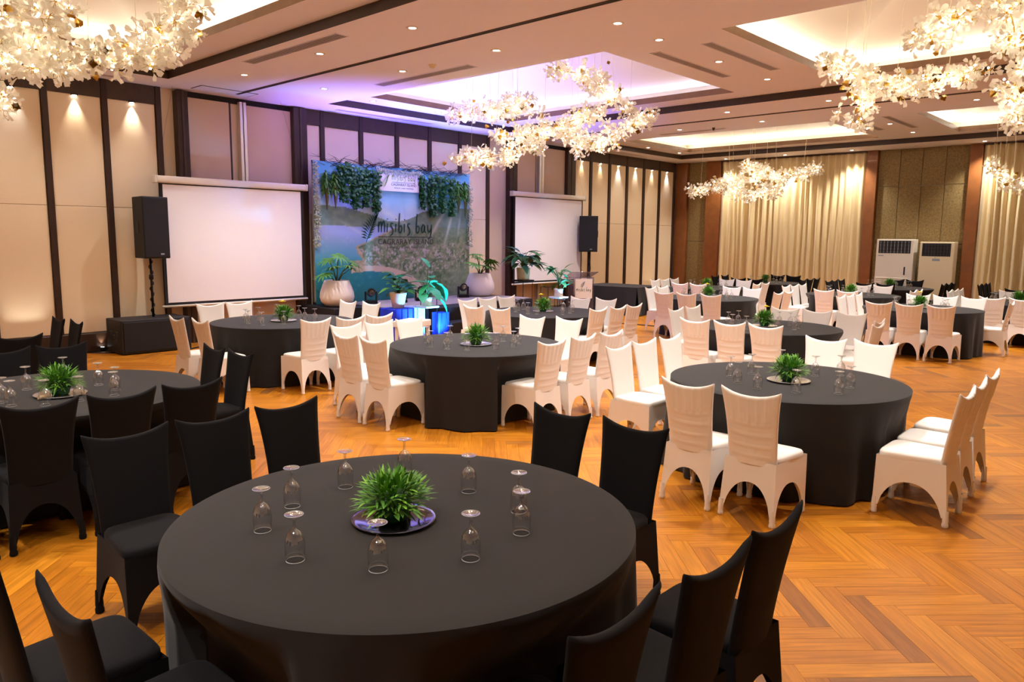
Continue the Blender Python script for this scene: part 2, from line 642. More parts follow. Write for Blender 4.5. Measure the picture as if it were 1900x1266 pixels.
# ------------------------------------------------------------------ stage wall
wall = struct('wall_back', 'stage wall of tall cream fabric panels between dark wood battens',
              MB().box(XL, XF + 0.3, YW, YW + 0.2, 0, ZC).mesh('wall_back', 'wall_paint'))
HZ = 4.12
left_b = [x for x in (-2.2, -1.33, -0.46, 0.42, 1.3, 2.17, 3.05, 3.92, 4.79, 5.65)]
mid_b = [8.89, 9.84, 10.80, 11.75, 12.70, 13.65]
right_b = [17.88, 18.80, 19.71, 20.64, 21.55, 22.47]


def panel(x0, x1, z0, z1, m='fabric_panel', proud=0.03, name='fabric_panel'):
    MB().bbox(x0, x1, YW - proud, YW + 0.01, z0, z1, 0.006, seg=1).build(name, m, wall)


def bay(x0, x1, seam=2.37):
    panel(x0, x1, 0.32, seam - 0.003)
    panel(x0, x1, seam + 0.003, HZ)


def batten(x, wd=0.10):
    MB().bbox(x - wd / 2, x + wd / 2, YW - 0.07, YW + 0.01, 0.0, ZC, 0.006, seg=1).build('batten', 'batten', wall)


def header(x0, x1):
    MB().bbox(x0, x1, YW - 0.055, YW + 0.01, HZ, ZC, 0.004, seg=1).build('header_board', 'header_wood', wall)


for bs, start in ((left_b, XL), (mid_b, 8.48), (right_b, 17.04)):
    prev = start
    for b in bs:
        if b - prev > 0.15:
            bay(prev + 0.03, b - 0.055)
            header(prev + 0.03, b - 0.05)
        batten(b, 0.10 if bs is not left_b else 0.09)
        prev = b
# partition pockets
for (cl0, cl1, p0, p1, t0, t1, q0, q1, cr0, cr1) in (
        (5.92, 6.12, 6.12, 6.92, 7.09, 7.24, 7.25, 8.18, 8.18, 8.48),
        (14.35, 14.63, 14.64, 15.44, 15.53, 15.74, 15.75, 16.68, 16.68, 17.04)):
    for a, b in ((cl0, cl1), (cr0, cr1)):
        MB().bbox(a, b, YW - 0.16, YW + 0.01, 0, ZC - 0.02, 0.01, seg=1).build('pocket_post', 'batten', wall)
        MB().bbox((a + b) / 2 - 0.02, (a + b) / 2 + 0.02, YW - 0.175, YW - 0.15, 0, ZC - 0.02, 0.004, seg=1).build('post_bead', 'header_wood', wall)
    panel(p0, p1, 0.05, ZC - 0.1, 'partition_panel', 0.05, 'partition_panel')
    panel(q0, q1, 0.05, ZC - 0.1, 'partition_panel', 0.05, 'partition_panel')
    MB().box(p1, p1 + 0.05, YW - 0.02, YW + 0.01, 0.05, ZC - 0.1).build('shadow_gap', 'batten', wall)
    MB().box(p0, q1, YW - 0.03, YW + 0.01, ZC - 0.1, ZC).build('head_gap', 'screen_black', wall)
    wd = (t1 - t0) / 2
    for k in range(2):
        MB().bbox(t0 + k * wd + 0.008, t0 + (k + 1) * wd - 0.008, YW - 0.11, YW, 0.02, ZC - 0.06, 0.01).build('guide_strip', 'aluminium', wall)
bb = struct('baseboard_back', 'dark wood baseboard along the stage wall')
for a, b in ((XL, 5.9), (8.5, 14.33), (17.06, XF)):
    MB().bbox(a, b, YW - 0.085, YW, 0, 0.31, 0.01, seg=1).build('baseboard_run', 'batten', bb)

# ------------------------------------------------------------------ far wall with pillars, stone and curtains
fwall = struct('wall_far', 'far wall of brown stone slabs and rust wood pillars',
               MB().box(XF, XF + 0.2, YN, YW + 0.2, 0, ZC).mesh('wall_far', 'grout'))
for a, b in ((13.10, 13.50), (11.90, 12.40), (7.17, 7.46), (4.64, 4.93), (-0.12, 0.17), (-2.4, -2.1)):
    MB().bbox(XF - 0.16, XF + 0.01, a, b, 0, ZC, 0.012).build('pillar', 'pillar_wood', fwall)
stone_m = {}


def slabs(y0, y1, n):
    wd = (y1 - y0) / n
    for k in range(n):
        for z0, z1 in ((0.0, 0.32), (0.32, 1.86), (1.86, 3.42), (3.42, ZC)):
            g = 0.009
            MB().bbox(XF - 0.035, XF + 0.005, y0 + k * wd + g, y0 + (k + 1) * wd - g, z0 + g, z1 - g, 0.005, seg=1).build('stone_slab', 'stone', fwall)


slabs(12.40, 13.10, 1)
slabs(4.93, 7.17, 4)
slabs(-2.1, -0.12, 3)


def curtain(y0, y1, label, seed):
    rr = random.Random(seed)
    nfold = int((y1 - y0) / 0.19)
    ph = [0]
    for k in range(nfold):
        ph.append(ph[-1] + rr.uniform(0.65, 1.35))
    amp = [rr.uniform(0.45, 1.0) for _ in range(nfold + 1)]
    tot = ph[-1]
    N = nfold * 10

    def fn(u, v):
        s = u * tot
        k = 0
        k = min(nfold - 1, next(i for i in range(nfold) if ph[i + 1] >= s - 1e-9))
        q = (s - ph[k]) / (ph[k + 1] - ph[k])
        a = amp[k]
        d = (1 - math.cos(2 * math.pi * q)) / 2
        d = d ** 0.8
        return (XF - 0.06 - 0.19 * a * d * (0.85 + 0.25 * v * math.sin(k * 2.3)), y0 + (y1 - y0) * u + 0.012 * math.sin(6 * v + k), 0.02 + (ZC - 0.04) * (1 - v))
    mb = MB().grid(fn, N, 5)
    t = thing('curtain', label, 'curtain', (0, 0, 0))
    mb.build('drape', 'curtain', t, smooth=True)
    MB().box(XF - 0.2, XF - 0.02, y0, y1, ZC - 0.05, ZC - 0.005).build('rail', 'header_wood', t)
    return t


curtain(7.47, 11.89, 'wide pleated gold-beige curtain between the two rust pillars near the corner', 1)
curtain(0.18, 4.63, 'pleated gold-beige curtain beyond the air conditioners, at the picture edge', 2)
o = struct('wall_left', None, MB().box(XL - 0.2, XL, YN, YW + 0.2, 0, ZC).mesh('wall_left', 'wall_paint'))
o = struct('wall_front', None, MB().box(XL, XF, YN - 0.2, YN, 0, ZC).mesh('wall_front', 'wall_paint'))

# ------------------------------------------------------------------ ceiling fittings
ring_me = MB().lathe([(0.045, -0.004), (0.075, -0.004), (0.078, 0.0), (0.075, 0.004)], 20).mesh('trim_ring', 'white_plastic', True)
lens_me = MB().add([(0.046 * math.cos(k * math.pi / 8), 0.046 * math.sin(k * math.pi / 8), -0.001) for k in range(16)], [tuple(range(15, -1, -1))]).mesh('lens', 'lamp_lens')


def downlight(x, y, z, label, power=120, color=WARM, view=True):
    t = thing('downlight', label, 'ceiling light', (x, y, z - 0.002), 0, 'recessed ceiling downlights')
    link('trim_ring', ring_me, t)
    link('lens', lens_me, t)
    light('SPOT', 'downlight_lamp', (x, y, z - 0.03), power, color, (0, 0, -1), spot_size=R(105), spot_blend=0.8, shadow_soft_size=0.05)


ORD = ['first', 'second', 'third', 'fourth', 'fifth', 'sixth', 'seventh', 'eighth']
for x, nm in ((6.15, 'on the screen side of the nearer partition track'), (7.6, 'on the stage side of the nearer partition track'),
              (14.15, 'just before the farther partition track'), (15.7, 'just past the farther partition track'), (-0.3, 'beyond the nearest coffer, above the camera side')):
    for k, y in enumerate((11.45, 9.35, 7.37, 5.4, 3.4, 1.4)):
        downlight(x, y, ZC, 'recessed downlight %s, %s from the stage wall' % (nm, ORD[k]))
for x0, nm in (((9.0, 10.65, 12.3), 'between the two middle coffers'), ((16.95, 18.66, 20.42), 'between the two far coffers'), ((1.2, 2.9, 4.6), 'between the two nearest coffers')):
    for k, x in enumerate(x0):
        downlight(x, 5.72, ZT, 'recessed downlight %s, %s of three toward the curtains' % (nm, ORD[k]), 90)
for k, y in enumerate((11.55, 9.65, 7.75, 4.55)):
    downlight(22.2, y, ZC, 'small downlight above the curtain wall, %s from the corner' % ORD[k], 130, (1.0, 0.95, 0.86))
for xs_, nm in (((3.1, 4.8), 'nearest'), ((9.35, 11.05, 12.75), 'stage'), ((17.4, 19.15, 20.9), 'far')):
    for k, x in enumerate(xs_):
        downlight(x, 12.42, ZT, 'downlight in the %s tray step by the stage wall, %s toward the curtains' % (nm, ORD[k]), 30,
                  (0.75, 0.72, 1.0) if nm == 'stage' else WARM)


def vent(x0, x1, y0, y1, z, label):
    t = thing('air_vent', label, 'air vent', ((x0 + x1) / 2, (y0 + y1) / 2, z), 0, 'linear ceiling air vents')
    hx, hy = (x1 - x0) / 2, (y1 - y0) / 2
    mb = MB()
    for a in ((-hx, -hx + 0.012, -hy, hy), (hx - 0.012, hx, -hy, hy), (-hx, hx, -hy, -hy + 0.012), (-hx, hx, hy - 0.012, hy)):
        mb.box(a[0], a[1], a[2], a[3], -0.008, 0.0)
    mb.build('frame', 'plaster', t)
    MB().box(-hx + 0.01, hx - 0.01, -hy + 0.01, hy - 0.01, -0.002, 0.0).build('duct', 'dark_vent', t)
    n = 4
    for k in range(n):
        q = -1 + 2 * (k + 1) / (n + 1)
        if hx < hy:
            MB().box(q * hx - 0.009, q * hx + 0.009, -hy + 0.01, hy - 0.01, -0.007, -0.003).build('slat', 'vent_metal', t)
        else:
            MB().box(-hx + 0.01, hx - 0.01, q * hy - 0.009, q * hy + 0.009, -0.007, -0.003).build('slat', 'vent_metal', t)


vent(5.67, 5.87, 8.27, 10.62, ZC, 'long ceiling vent beside the nearest coffer, before the track')
vent(7.93, 8.13, 8.27, 10.5, ZC, 'long ceiling vent beside the lavender-lit coffer, past the track')
vent(9.55, 11.7, 6.05, 6.22, ZT, 'ceiling vent between the middle coffers, on the stage side')
vent(9.55, 11.7, 5.24, 5.41, ZT, 'ceiling vent between the middle coffers, away from the stage')
vent(3.4, 5.0, 13.1, 13.25, ZC, 'ceiling vent above the panels by the subwoofer')
vent(8.97, 11.46, 13.02, 13.18, ZC, 'ceiling vent along the stage wall above the backdrop')
vent(17.5, 19.55, 6.1, 6.26, ZT, 'ceiling vent between the far coffers, on the stage side')
vent(17.5, 19.6, 5.38, 5.54, ZT, 'ceiling vent between the far coffers, away from the stage')
vent(16.05, 16.22, 8.42, 10.14, ZC, 'thin ceiling vent beside the farthest coffer past the second track')
vent(17.9, 19.9, 13.0, 13.16, ZC, 'ceiling vent along the panel wall near the corner')
t = thing('smoke_detector', 'small cream smoke detector on the ceiling past the nearer track', 'smoke detector', (7.61, 8.67, ZC))
MB().lathe([(0.0, -0.05), (0.03, -0.05), (0.045, -0.035), (0.05, -0.015), (0.06, -0.012), (0.06, 0)], 20).build('housing', 'cream_plastic', t, True)
t = thing('sprinkler_head', 'tiny dark sprinkler on the ceiling above the far coffer edge', 'sprinkler', (15.9, 8.6, ZC))
MB().lathe([(0.0, -0.06), (0.02, -0.06), (0.02, -0.04), (0.035, -0.012), (0.035, 0)], 14).build('housing', 'header_wood', t, True)
# access hatch above the first pocket
t = thing('access_hatch', 'flush ceiling hatch above the first folding-partition pocket', 'hatch', (6.6, 12.98, ZC))
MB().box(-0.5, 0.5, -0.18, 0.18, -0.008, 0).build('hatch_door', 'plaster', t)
for a in ((-0.52, 0.52, -0.2, -0.18), (-0.52, 0.52, 0.18, 0.2), (-0.52, -0.5, -0.2, 0.2), (0.5, 0.52, -0.2, 0.2)):
    MB().box(a[0], a[1], a[2], a[3], -0.006, 0).build('hatch_frame', 'header_wood', t)


# wall washers
def washer(x, label, power, color):
    t = thing('wall_washer', label, 'wall light', (x, YW - 0.03, HZ), 0, 'small wall washers under the header')
    MB().bbox(-0.05, 0.05, -0.05, 0.0, -0.018, 0.0, 0.005, seg=1).build('housing', 'black_metal', t)
    MB().box(-0.03, 0.03, -0.04, -0.01, -0.0195, -0.018).build('lens', 'lamp_lens', t)
    light('SPOT', 'washer_lamp', (x, YW - 0.075, HZ - 0.03), power, color, (0, 0.10, -1), spot_size=R(58), spot_blend=1.0, shadow_soft_size=0.01)


for k, x in enumerate((3.48, 4.35, 5.22)):
    washer(x, 'wall washer above the panel %s along from the subwoofer end' % ['third', 'second', 'nearest'][k], (22, 20, 26)[k], (COOL, (1, .86, .66), (1, .9, .74))[k])
for k, x in enumerate((17.45, 18.34, 19.25, 20.17, 21.1, 22.0)):
    washer(x, 'wall washer on the corner panels, %s from the second screen' % ORD[k], (10, 10, 28, 18, 13, 28)[k],
           ((1, .8, .55), (1, .8, .55), COOL, (0.95, .93, .9), (1, .85, .65), (.9, .9, 1))[k])


def uplight(x, label, power, color):
    t = thing('uplight', label, 'floor light', (x, YW - 0.13, 0.0), 0)
    MB().lathe([(0.035, 0), (0.04, 0.005), (0.04, 0.07), (0.03, 0.075)], 16).build('housing', 'black_metal', t, True)
    MB().lathe([(0.0, 0.07), (0.03, 0.072)], 16).build('lens', 'lamp_lens', t)
    light('SPOT', 'uplight_lamp', (x, YW - 0.12, 0.10), power, color, (0, 0.16, 1), spot_size=R(70), spot_blend=0.9, shadow_soft_size=0.01)


uplight(3.45, 'bright floor uplight behind the black chairs at the picture edge', 24, (1, .95, .85))
uplight(4.5, 'faint floor uplight beside the subwoofer', 3, (1, .85, .6))
uplight(21.1, 'floor uplight at the foot of the corner panels', 7, (1, .85, .62))

# ------------------------------------------------------------------ chairs in stretch covers
def back_z(u):
    return 0.872 + 0.048 * abs(u) ** 2.4


def chair_meshes(mt, ribs):
    out = []
    # backrest: closed shell, rear face shows the ribs of the chair beneath the cover
    NU, NV = (36, 40) if ribs else (14, 14)

    def hw(z):
        t = max(0.0, (z - 0.40) / 0.52)
        return 0.176 + 0.006 * t + 0.034 * t ** 2.6

    def yb(z):
        t = max(0.0, (z - 0.40) / 0.52)
        return -0.205 - 0.085 * t ** 1.25

    def rear(u, v):
        u = 2 * u - 1
        zt = back_z(u)
        z = 0.40 + (zt - 0.40) * v
        d = 0.018 * (1 - u * u)
        if ribs:
            zz = 0.40 + (0.89 - 0.40) * v
            rel = 0
            if 0.70 < zz:
                fade = min(1, (zz - 0.70) / 0.02)
                for k in (-0.62, -0.31, 0, 0.31, 0.62):
                    rel += fade * math.exp(-((u - k) / 0.055) ** 2)
            for k in (0.695, 0.615, 0.535, 0.465):
                rel += 0.45 * (1 - abs(u) ** 6) * math.exp(-((zz - k) / 0.009) ** 2)
            d += 0.0065 * min(1.2, rel)
        edge = 1 - 0.012 * (abs(u) ** 8)
        return (hw(z) * u * edge, yb(z) - d + 0.010 * abs(u) ** 10, z)

    def front(u, v):
        u2 = 2 * u - 1
        zt = back_z(u2)
        z = 0.40 + (zt - 0.40) * v
        return (hw(z) * u2, yb(z) - 0.018 * (1 - u2 * u2) + 0.034 - 0.012 * abs(u2) ** 10, z)
    mb = MB()
    mb.grid(rear, NU, NV)
    nr = (NU + 1) * (NV + 1)
    mb.grid(front, NU, NV, flip=True)
    for j in range(NV):
        for i in (0, NU):
            a, b = j * (NU + 1) + i, (j + 1) * (NU + 1) + i
            q = (a, b, b + nr, a + nr)
            mb.f.append(q if i == 0 else q[::-1])
            mb.mi.append(0)
    # rolled top edge
    top = [mb.v[NV * (NU + 1) + i] for i in range(NU + 1)]
    topf = [mb.v[nr + NV * (NU + 1) + i] for i in range(NU + 1)]
    n = len(mb.v)
    K = 5
    for i in range(NU + 1):
        A, B = Vector(top[i]), Vector(topf[i])
        for k in range(1, K):
            a = math.pi * k / K
            c = (A + B) / 2 + (A - B) / 2 * math.cos(a) + Vector((0, 0, 0.016)) * math.sin(a)
            mb.v.append(tuple(c))
    for i in range(NU):
        la = [NV * (NU + 1) + i] + [n + i * (K - 1) + k for k in range(K - 1)] + [nr + NV * (NU + 1) + i]
        lb = [NV * (NU + 1) + i + 1] + [n + (i + 1) * (K - 1) + k for k in range(K - 1)] + [nr + NV * (NU + 1) + i + 1]
        for k in range(K):
            mb.f.append((la[k], lb[k], lb[k + 1], la[k + 1]))
            mb.mi.append(0)
    for i in (0, NU):
        lp = [NV * (NU + 1) + i] + [n + i * (K - 1) + k for k in range(K - 1)] + [nr + NV * (NU + 1) + i]
        mb.f.append(tuple(lp) if i == 0 else tuple(lp[::-1]))
        mb.mi.append(0)
    out.append(('backrest', mb.mesh('backrest', mt, True)))
    # seat cushion
    N = 40

    def ring(z, sc):
        pts = []
        for k in range(N):
            a = 2 * math.pi * k / N
            cx, sy = math.cos(a), math.sin(a)
            e = 0.32
            x = math.copysign(abs(cx) ** e, cx)
            y = math.copysign(abs(sy) ** e, sy)
            hx = 0.197 + 0.018 * y
            pts.append((x * hx * sc, 0.008 + y * 0.208 * sc, z))
        return pts
    mb = MB()
    prof = [(0.405, 0.97), (0.425, 1.0), (0.448, 0.995), (0.460, 0.96), (0.467, 0.86), (0.470, 0.6), (0.471, 0.3)]
    rows = [ring(z, s_) for z, s_ in prof]
    v = [p for r_ in rows for p in r_]
    f = []
    for i in range(len(rows) - 1):
        for k in range(N):
            f.append((i * N + k, i * N + (k + 1) % N, (i + 1) * N + (k + 1) % N, (i + 1) * N + k))
    f.append(tuple((len(rows) - 1) * N + k for k in range(N)))
    mb.add(v, f)
    out.append(('seat', mb.mesh('seat', mt, True)))
    # skirt: four stretched panels with arches between the legs
    T4 = [(-0.186, -0.222), (0.186, -0.222), (0.214, 0.214), (-0.214, 0.214)]
    B4 = [(-0.204, -0.262), (0.204, -0.262), (0.216, 0.222), (-0.216, 0.222)]
    apex = [0.275, 0.262, 0.27, 0.262]
    mb = MB()
    NS, NR = 26, 6
    for sd in range(4):
        t0, t1, b0_, b1_ = T4[sd], T4[(sd + 1) % 4], B4[sd], B4[(sd + 1) % 4]
        ex, ey = t1[0] - t0[0], t1[1] - t0[1]
        el = math.hypot(ex, ey)
        nx, ny = -ey / el, ex / el
        lw = 0.075

        def fn(u, v, off=0.0):
            # columns are denser near the legs
            s = 0.5 - 0.5 * math.cos(math.pi * u) if False else u
            if s < lw or s > 1 - lw:
                zb = 0.055
            else:
                tt = (s - lw) / (1 - 2 * lw) * 2 - 1
                zb = 0.055 + (apex[sd] - 0.055) * max(0.0, 1 - abs(tt) ** 2.3) ** 0.62
            z = 0.43 + (zb - 0.43) * v
            k = 1 - (z / 0.43)
            px = t0[0] + ex * s + ((b0_[0] - t0[0]) * (1 - s) + (b1_[0] - t1[0]) * s) * k
            py = t0[1] + ey * s + ((b0_[1] - t0[1]) * (1 - s) + (b1_[1] - t1[1]) * s) * k
            pin = (0.020 * math.sin(math.pi * s) * (0.3 + 0.7 * k) if sd else 0.008 * math.sin(math.pi * s)) + off
            return (px + nx * pin, py + ny * pin, z)
        n0 = len(mb.v)
        mb.grid(fn, NS, NR, flip=True)
        n1 = len(mb.v)
        mb.grid(lambda u, v: fn(u, v, 0.004), NS, NR)
        for i in range(NS):
            a = n0 + NR * (NS + 1) + i
            b = n1 + NR * (NS + 1) + i
            mb.f.append((a, a + 1, b + 1, b))
            mb.mi.append(0)
    out.append(('skirt', sharp(mb.mesh('skirt', mt, True), 50)))
    leg = MB().lathe([(0.001, 0.0), (0.017, 0.0), (0.022, 0.006), (0.0225, 0.022), (0.0185, 0.034), (0.0205, 0.045), (0.019, 0.075), (0.0165, 0.12)], 12).mesh('leg', mt, True)
    for x, y in B4:
        out.append(('leg', leg, (x * 0.93, y * 0.94 + 0.0, 0)))
    return out


WHITE_CHAIR = chair_meshes('white_cloth', True)
BLACK_CHAIR = chair_meshes('black_cloth', False)
EAR_Y = -0.29      # local y of the top of the back


def make_chair(kind, ex, ey, face, label, group, tilt=0.0):
    """ex, ey: floor position under the top of the backrest; face: direction the sitter looks"""
    d = {'+X': 0, '+Y': 90, '-X': 180, '-Y': 270}[face]
    a = R(d + tilt)
    loc = (ex - EAR_Y * math.cos(a), ey - EAR_Y * math.sin(a), 0)
    t = thing('covered_chair', label, 'chair', loc, a - math.pi / 2, group)
    for q in (WHITE_CHAIR if kind == 'w' else BLACK_CHAIR):
        link(q[0], q[1], t, q[2] if len(q) > 2 else None)
    return t


TNAME = dict(A='nearest table', B='table before the subwoofer', C='table before the larger screen', D='table before the hanging logo',
             E='nearest white-chaired table', F='table before the stage', G='second white-chaired table toward the curtains',
             H='table by the draped side table', I='white-chaired table before the air conditioners', J='far table before the corner pillar',
             K='far table at the wide curtain', L='table before the rust pillar', M='black-chaired table before the air conditioners',
             O='white-chaired table cut by picture edge', N='black-chaired table at picture edge', P='table out of view')
# backs: table, side of the table the chair stands on, colour, positions of the tops of the backs
ROWS = [
    ('A', '+Y', 'b', [(1.45, 4.08), (1.92, 4.08), (2.38, 4.09)]),
    ('A', '+X', 'b', [(3.45, 2.77), (3.46, 2.26)]),
    ('A', '-Y', 'b', [(2.62, 1.07), (2.15, 1.06), (1.63, 1.09)]),
    ('A', '-X', 'b', [(0.60, 2.28), (0.52, 2.82)]),
    ('B', '+Y', 'b', [(1.79, 7.74), (2.23, 7.75)]),
    ('B', '+X', 'b', [(3.19, 6.62), (3.2, 6.20)]),
    ('B', '-Y', 'b', [(0.88, 5.10), (1.34, 5.10), (1.81, 5.08), (2.28, 5.10)]),
    ('P', '-Y', 'b', [(2.14, 8.65)]),
    ('P', '+X', 'b', [(2.95, 10.12), (3.0, 9.72)]),
    ('C', '-X', 'w', [(3.98, 9.30), (4.06, 8.92)]),
    ('C', '+Y', 'w', [(5.18, 10.92), (5.63, 10.95)]),
    ('C', '-Y', 'w', [(5.18, 8.02), (5.61, 7.96), (6.03, 7.98)]),
    ('C', '+X', 'w', [(6.99, 9.98), (7.08, 9.50)]),
    ('D', '-X', 'w', [(4.53, 6.56), (4.53, 6.12)]),
    ('D', '+Y', 'w', [(5.10, 7.33), (5.54, 7.33), (5.98, 7.33)]),
    ('D', '-Y', 'w', [(5.74, 4.75), (6.26, 4.76), (6.76, 4.76)]),
    ('D', '+X', 'w', [(7.38, 6.44), (7.56, 6.01)]),
    ('F', '+Y', 'w', [(8.71, 9.05), (9.13, 9.05), (9.56, 9.05)]),
    ('F', '-X', 'w', [(7.86, 8.06), (7.94, 7.66)]),
    ('F', '+X', 'w', [(10.42, 7.99), (10.52, 7.58)]),
    ('F', '-Y', 'w', [(8.98, 6.55), (9.40, 6.53), (9.88, 6.55)]),
    ('E', '-X', 'w', [(4.75, 2.70), (4.75, 2.22)]),
    ('E', '+Y', 'w', [(5.94, 4.13), (6.43, 4.16), (6.92, 4.16)]),
    ('E', '+X', 'w', [(7.99, 2.90), (8.07, 2.46)]),
    ('E', '-Y', 'w', [(5.82, 1.14), (6.28, 1.16), (6.80, 1.18)]),
    ('G', '-X', 'w', [(8.62, 4.80), (8.64, 4.36), (8.64, 3.90)]),
    ('G', '+Y', 'w', [(9.80, 5.80), (10.36, 5.84)]),
    ('G', '+X', 'w', [(11.1, 4.66), (11.14, 4.23), (11.12, 3.72)]),
    ('G', '-Y', 'w', [(10.20, 3.08), (9.88, 2.95)]),
    ('H', '-X', 'w', [(12.66, 7.72), (12.70, 7.30), (12.78, 6.88)]),
    ('H', '+Y', 'w', [(13.75, 8.75), (14.18, 8.75)]),
    ('H', '+X', 'w', [(15.30, 7.64), (15.30, 7.22)]),
    ('H', '-Y', 'w', [(14.86, 6.22), (14.42, 6.22)]),
    ('J', '-X', 'w', [(15.64, 9.14), (15.66, 8.72)]),
    ('J', '+Y', 'w', [(16.48, 10.36), (16.92, 10.36), (17.36, 10.36)]),
    ('J', '+X', 'w', [(18.22, 9.26), (18.22, 8.82)]),
    ('J', '-Y', 'w', [(16.98, 7.86), (17.42, 7.86)]),
    ('K', '+X', 'b', [(21.6, 9.38), (21.6, 8.94)]),
    ('K', '-Y', 'b', [(19.7, 7.86), (20.15, 7.86), (20.6, 7.86)]),
    ('K', '+Y', 'b', [(19.62, 10.38), (20.2, 10.38)]),
    ('K', '-X', 'b', [(18.92, 9.32), (18.92, 8.86)]),
    ('L', '+Y', 'w', [(16.72, 7.06), (17.10, 7.06), (17.5, 7.06)]),
    ('L', '-X', 'w', [(15.94, 5.92), (15.96, 5.50)]),
    ('L', '+X', 'w', [(18.52, 6.00), (18.52, 5.58)]),
    ('L', '-Y', 'w', [(17.08, 4.52), (17.52, 4.52)]),
    ('I', '+Y', 'w', [(14.46, 5.06), (14.86, 5.06), (15.24, 5.06)]),
    ('I', '+X', 'w', [(15.98, 4.12), (15.98, 3.68), (15.98, 3.24)]),
    ('I', '-X', 'w', [(13.42, 4.06), (13.42, 3.62), (13.42, 3.18)]),
    ('I', '-Y', 'w', [(15.1, 2.46)]),
    ('M', '+X', 'b', [(21.86, 6.24), (21.86, 5.80)]),
    ('M', '-X', 'b', [(19.32, 6.22), (19.32, 5.76)]),
    ('M', '+Y', 'b', [(19.6, 7.2), (20.05, 7.22), (20.5, 7.22)]),
    ('M', '-Y', 'b', [(20.4, 4.74), (20.84, 4.74), (21.26, 4.74)]),
    ('O', '-X', 'w', [(16.26, 2.96), (16.28, 2.54)]),
    ('O', '+X', 'w', [(18.80, 3.12)]),
    ('O', '+Y', 'w', [(17.74, 4.04), (18.2, 4.04), (18.62, 4.04)]),
    ('N', '-X', 'b', [(19.46, 3.14)]),
    ('N', '+Y', 'b', [(20.9, 4.12), (21.3, 4.12), (21.7, 4.12)]),
]
OPP = {'+X': '-X', '-X': '+X', '+Y': '-Y', '-Y': '+Y'}
SIDE = {'+Y': 'stage side', '-Y': 'side opposite the stage', '+X': 'curtain side', '-X': 'side opposite the curtains'}
rc = random.Random(11)
CHAIR_AT = []
for tb, side, colr, pts in ROWS:
    ax = 0 if side[1] == 'Y' else 1
    ref = 'curtains' if ax == 0 else 'stage'
    # chairs stand side by side without touching
    o2 = sorted(range(len(pts)), key=lambda i: pts[i][ax])
    for _ in range(30):
        for a_, b_ in zip(o2, o2[1:]):
            g = 0.468 - (pts[b_][ax] - pts[a_][ax])
            if g > 1e-4:
                for i_, sg_ in ((a_, -1), (b_, 1)):
                    q_ = list(pts[i_])
                    q_[ax] += sg_ * g / 2
                    pts[i_] = tuple(q_)
    order = sorted(pts, key=lambda p: -p[ax])
    for p in pts:
        k = order.index(p)
        n = len(pts)
        if n == 1:
            o_ = ''
        elif k == 0:
            o_ = ', nearest ' + ref
        elif k == n - 1:
            o_ = ', farthest from ' + ref.replace('the ', '')
        elif n == 3:
            o_ = ', middle one'
        else:
            o_ = ', %s from %s' % (ORD[k], ref.replace('the ', ''))
        lab = '%s chair, %s of %s%s' % ('white' if colr == 'w' else 'black', SIDE[side], TNAME[tb], o_)
        if tb == 'P':
            lab = 'black chair before the bright floor uplight at the picture edge' if side == '-Y' else 'black chair seen side-on beside the subwoofer, %s of the pair' % ('nearer the wall' if k == 0 else 'farther from wall')
        CHAIR_AT.append((side, p[0], p[1]))
        make_chair(colr, p[0], p[1], OPP[side], lab, 'covered chairs at the ' + TNAME[tb], rc.uniform(-1.5, 1.5))


# ------------------------------------------------------------------ round tables
TR = 0.95


def cloth_mesh(seed, chairs):
    """chairs: (distance of the seat front from the table centre, sideways offset, direction angle)"""
    rr = random.Random(seed)
    comps = [(rr.randint(7, 11), rr.uniform(0, 6.28), 0.5), (rr.randint(13, 19), rr.uniform(0, 6.28), 0.35), (rr.randint(3, 5), rr.uniform(0, 6.28), 0.3), (rr.randint(24, 31), rr.uniform(0, 6.28), 0.2)]
    N = 168
    lim = []
    for k in range(N):
        a = 2 * math.pi * k / N
        best = 9.0
        for fd, off, da in chairs:
            c_, s_ = math.cos(a - da), math.sin(a - da)
            if c_ < 0.15:
                continue
            # hit the front edge, or the side of the seat
            t = fd / c_
            if abs(t * s_ - off) < 0.25:
                best = min(best, t)
            for e in (-0.25, 0.25):
                if abs(s_) > 1e-3:
                    t = (off + e) / s_
                    if t > 0 and fd < t * c_ < fd + 0.5:
                        best = min(best, t)
        lim.append(best)
    lim = [min(lim[(k + d) % N] for d in (-2, -1, 0, 1, 2)) for k in range(N)]
    zs = [0.756, 0.748, 0.73, 0.69, 0.64, 0.58, 0.52, 0.48, 0.40, 0.28, 0.16, 0.07, 0.012]
    rows = []
    for r_ in (0.05, 0.5 * TR, 0.9 * TR, 0.985 * TR):
        rows.append([(r_ * math.cos(2 * math.pi * k / N), r_ * math.sin(2 * math.pi * k / N), 0.76) for k in range(N)])
    for z in zs:
        t = (0.756 - z) / 0.75
        row = []
        for k in range(N):
            a = 2 * math.pi * k / N
            g = sum(w_ * math.sin(n_ * a + p_ + 0.5 * t * math.sin(3 * a + p_)) for n_, p_, w_ in comps)
            sharpf = g * abs(g) ** 0.2
            r_ = TR + 0.004 + 0.022 * t + 0.058 * sharpf * t ** 0.75
            lm = min(r_, lim[k] - 0.03)
            q = min(1.0, max(0.0, (0.72 - z) / 0.21))
            r_ = r_ + (lm - r_) * q
            row.append((r_ * math.cos(a), r_ * math.sin(a), z))
        rows.append(row)
    mb = MB()
    f = [tuple(range(N))]
    for i in range(len(rows) - 1):
        for k in range(N):
            f.append((i * N + k, (i + 1) * N + k, (i + 1) * N + (k + 1) % N, i * N + (k + 1) % N))
    mb.add([p for r_ in rows for p in r_], f)
    return sharp(mb.mesh('tablecloth', 'table_linen', True), 60)


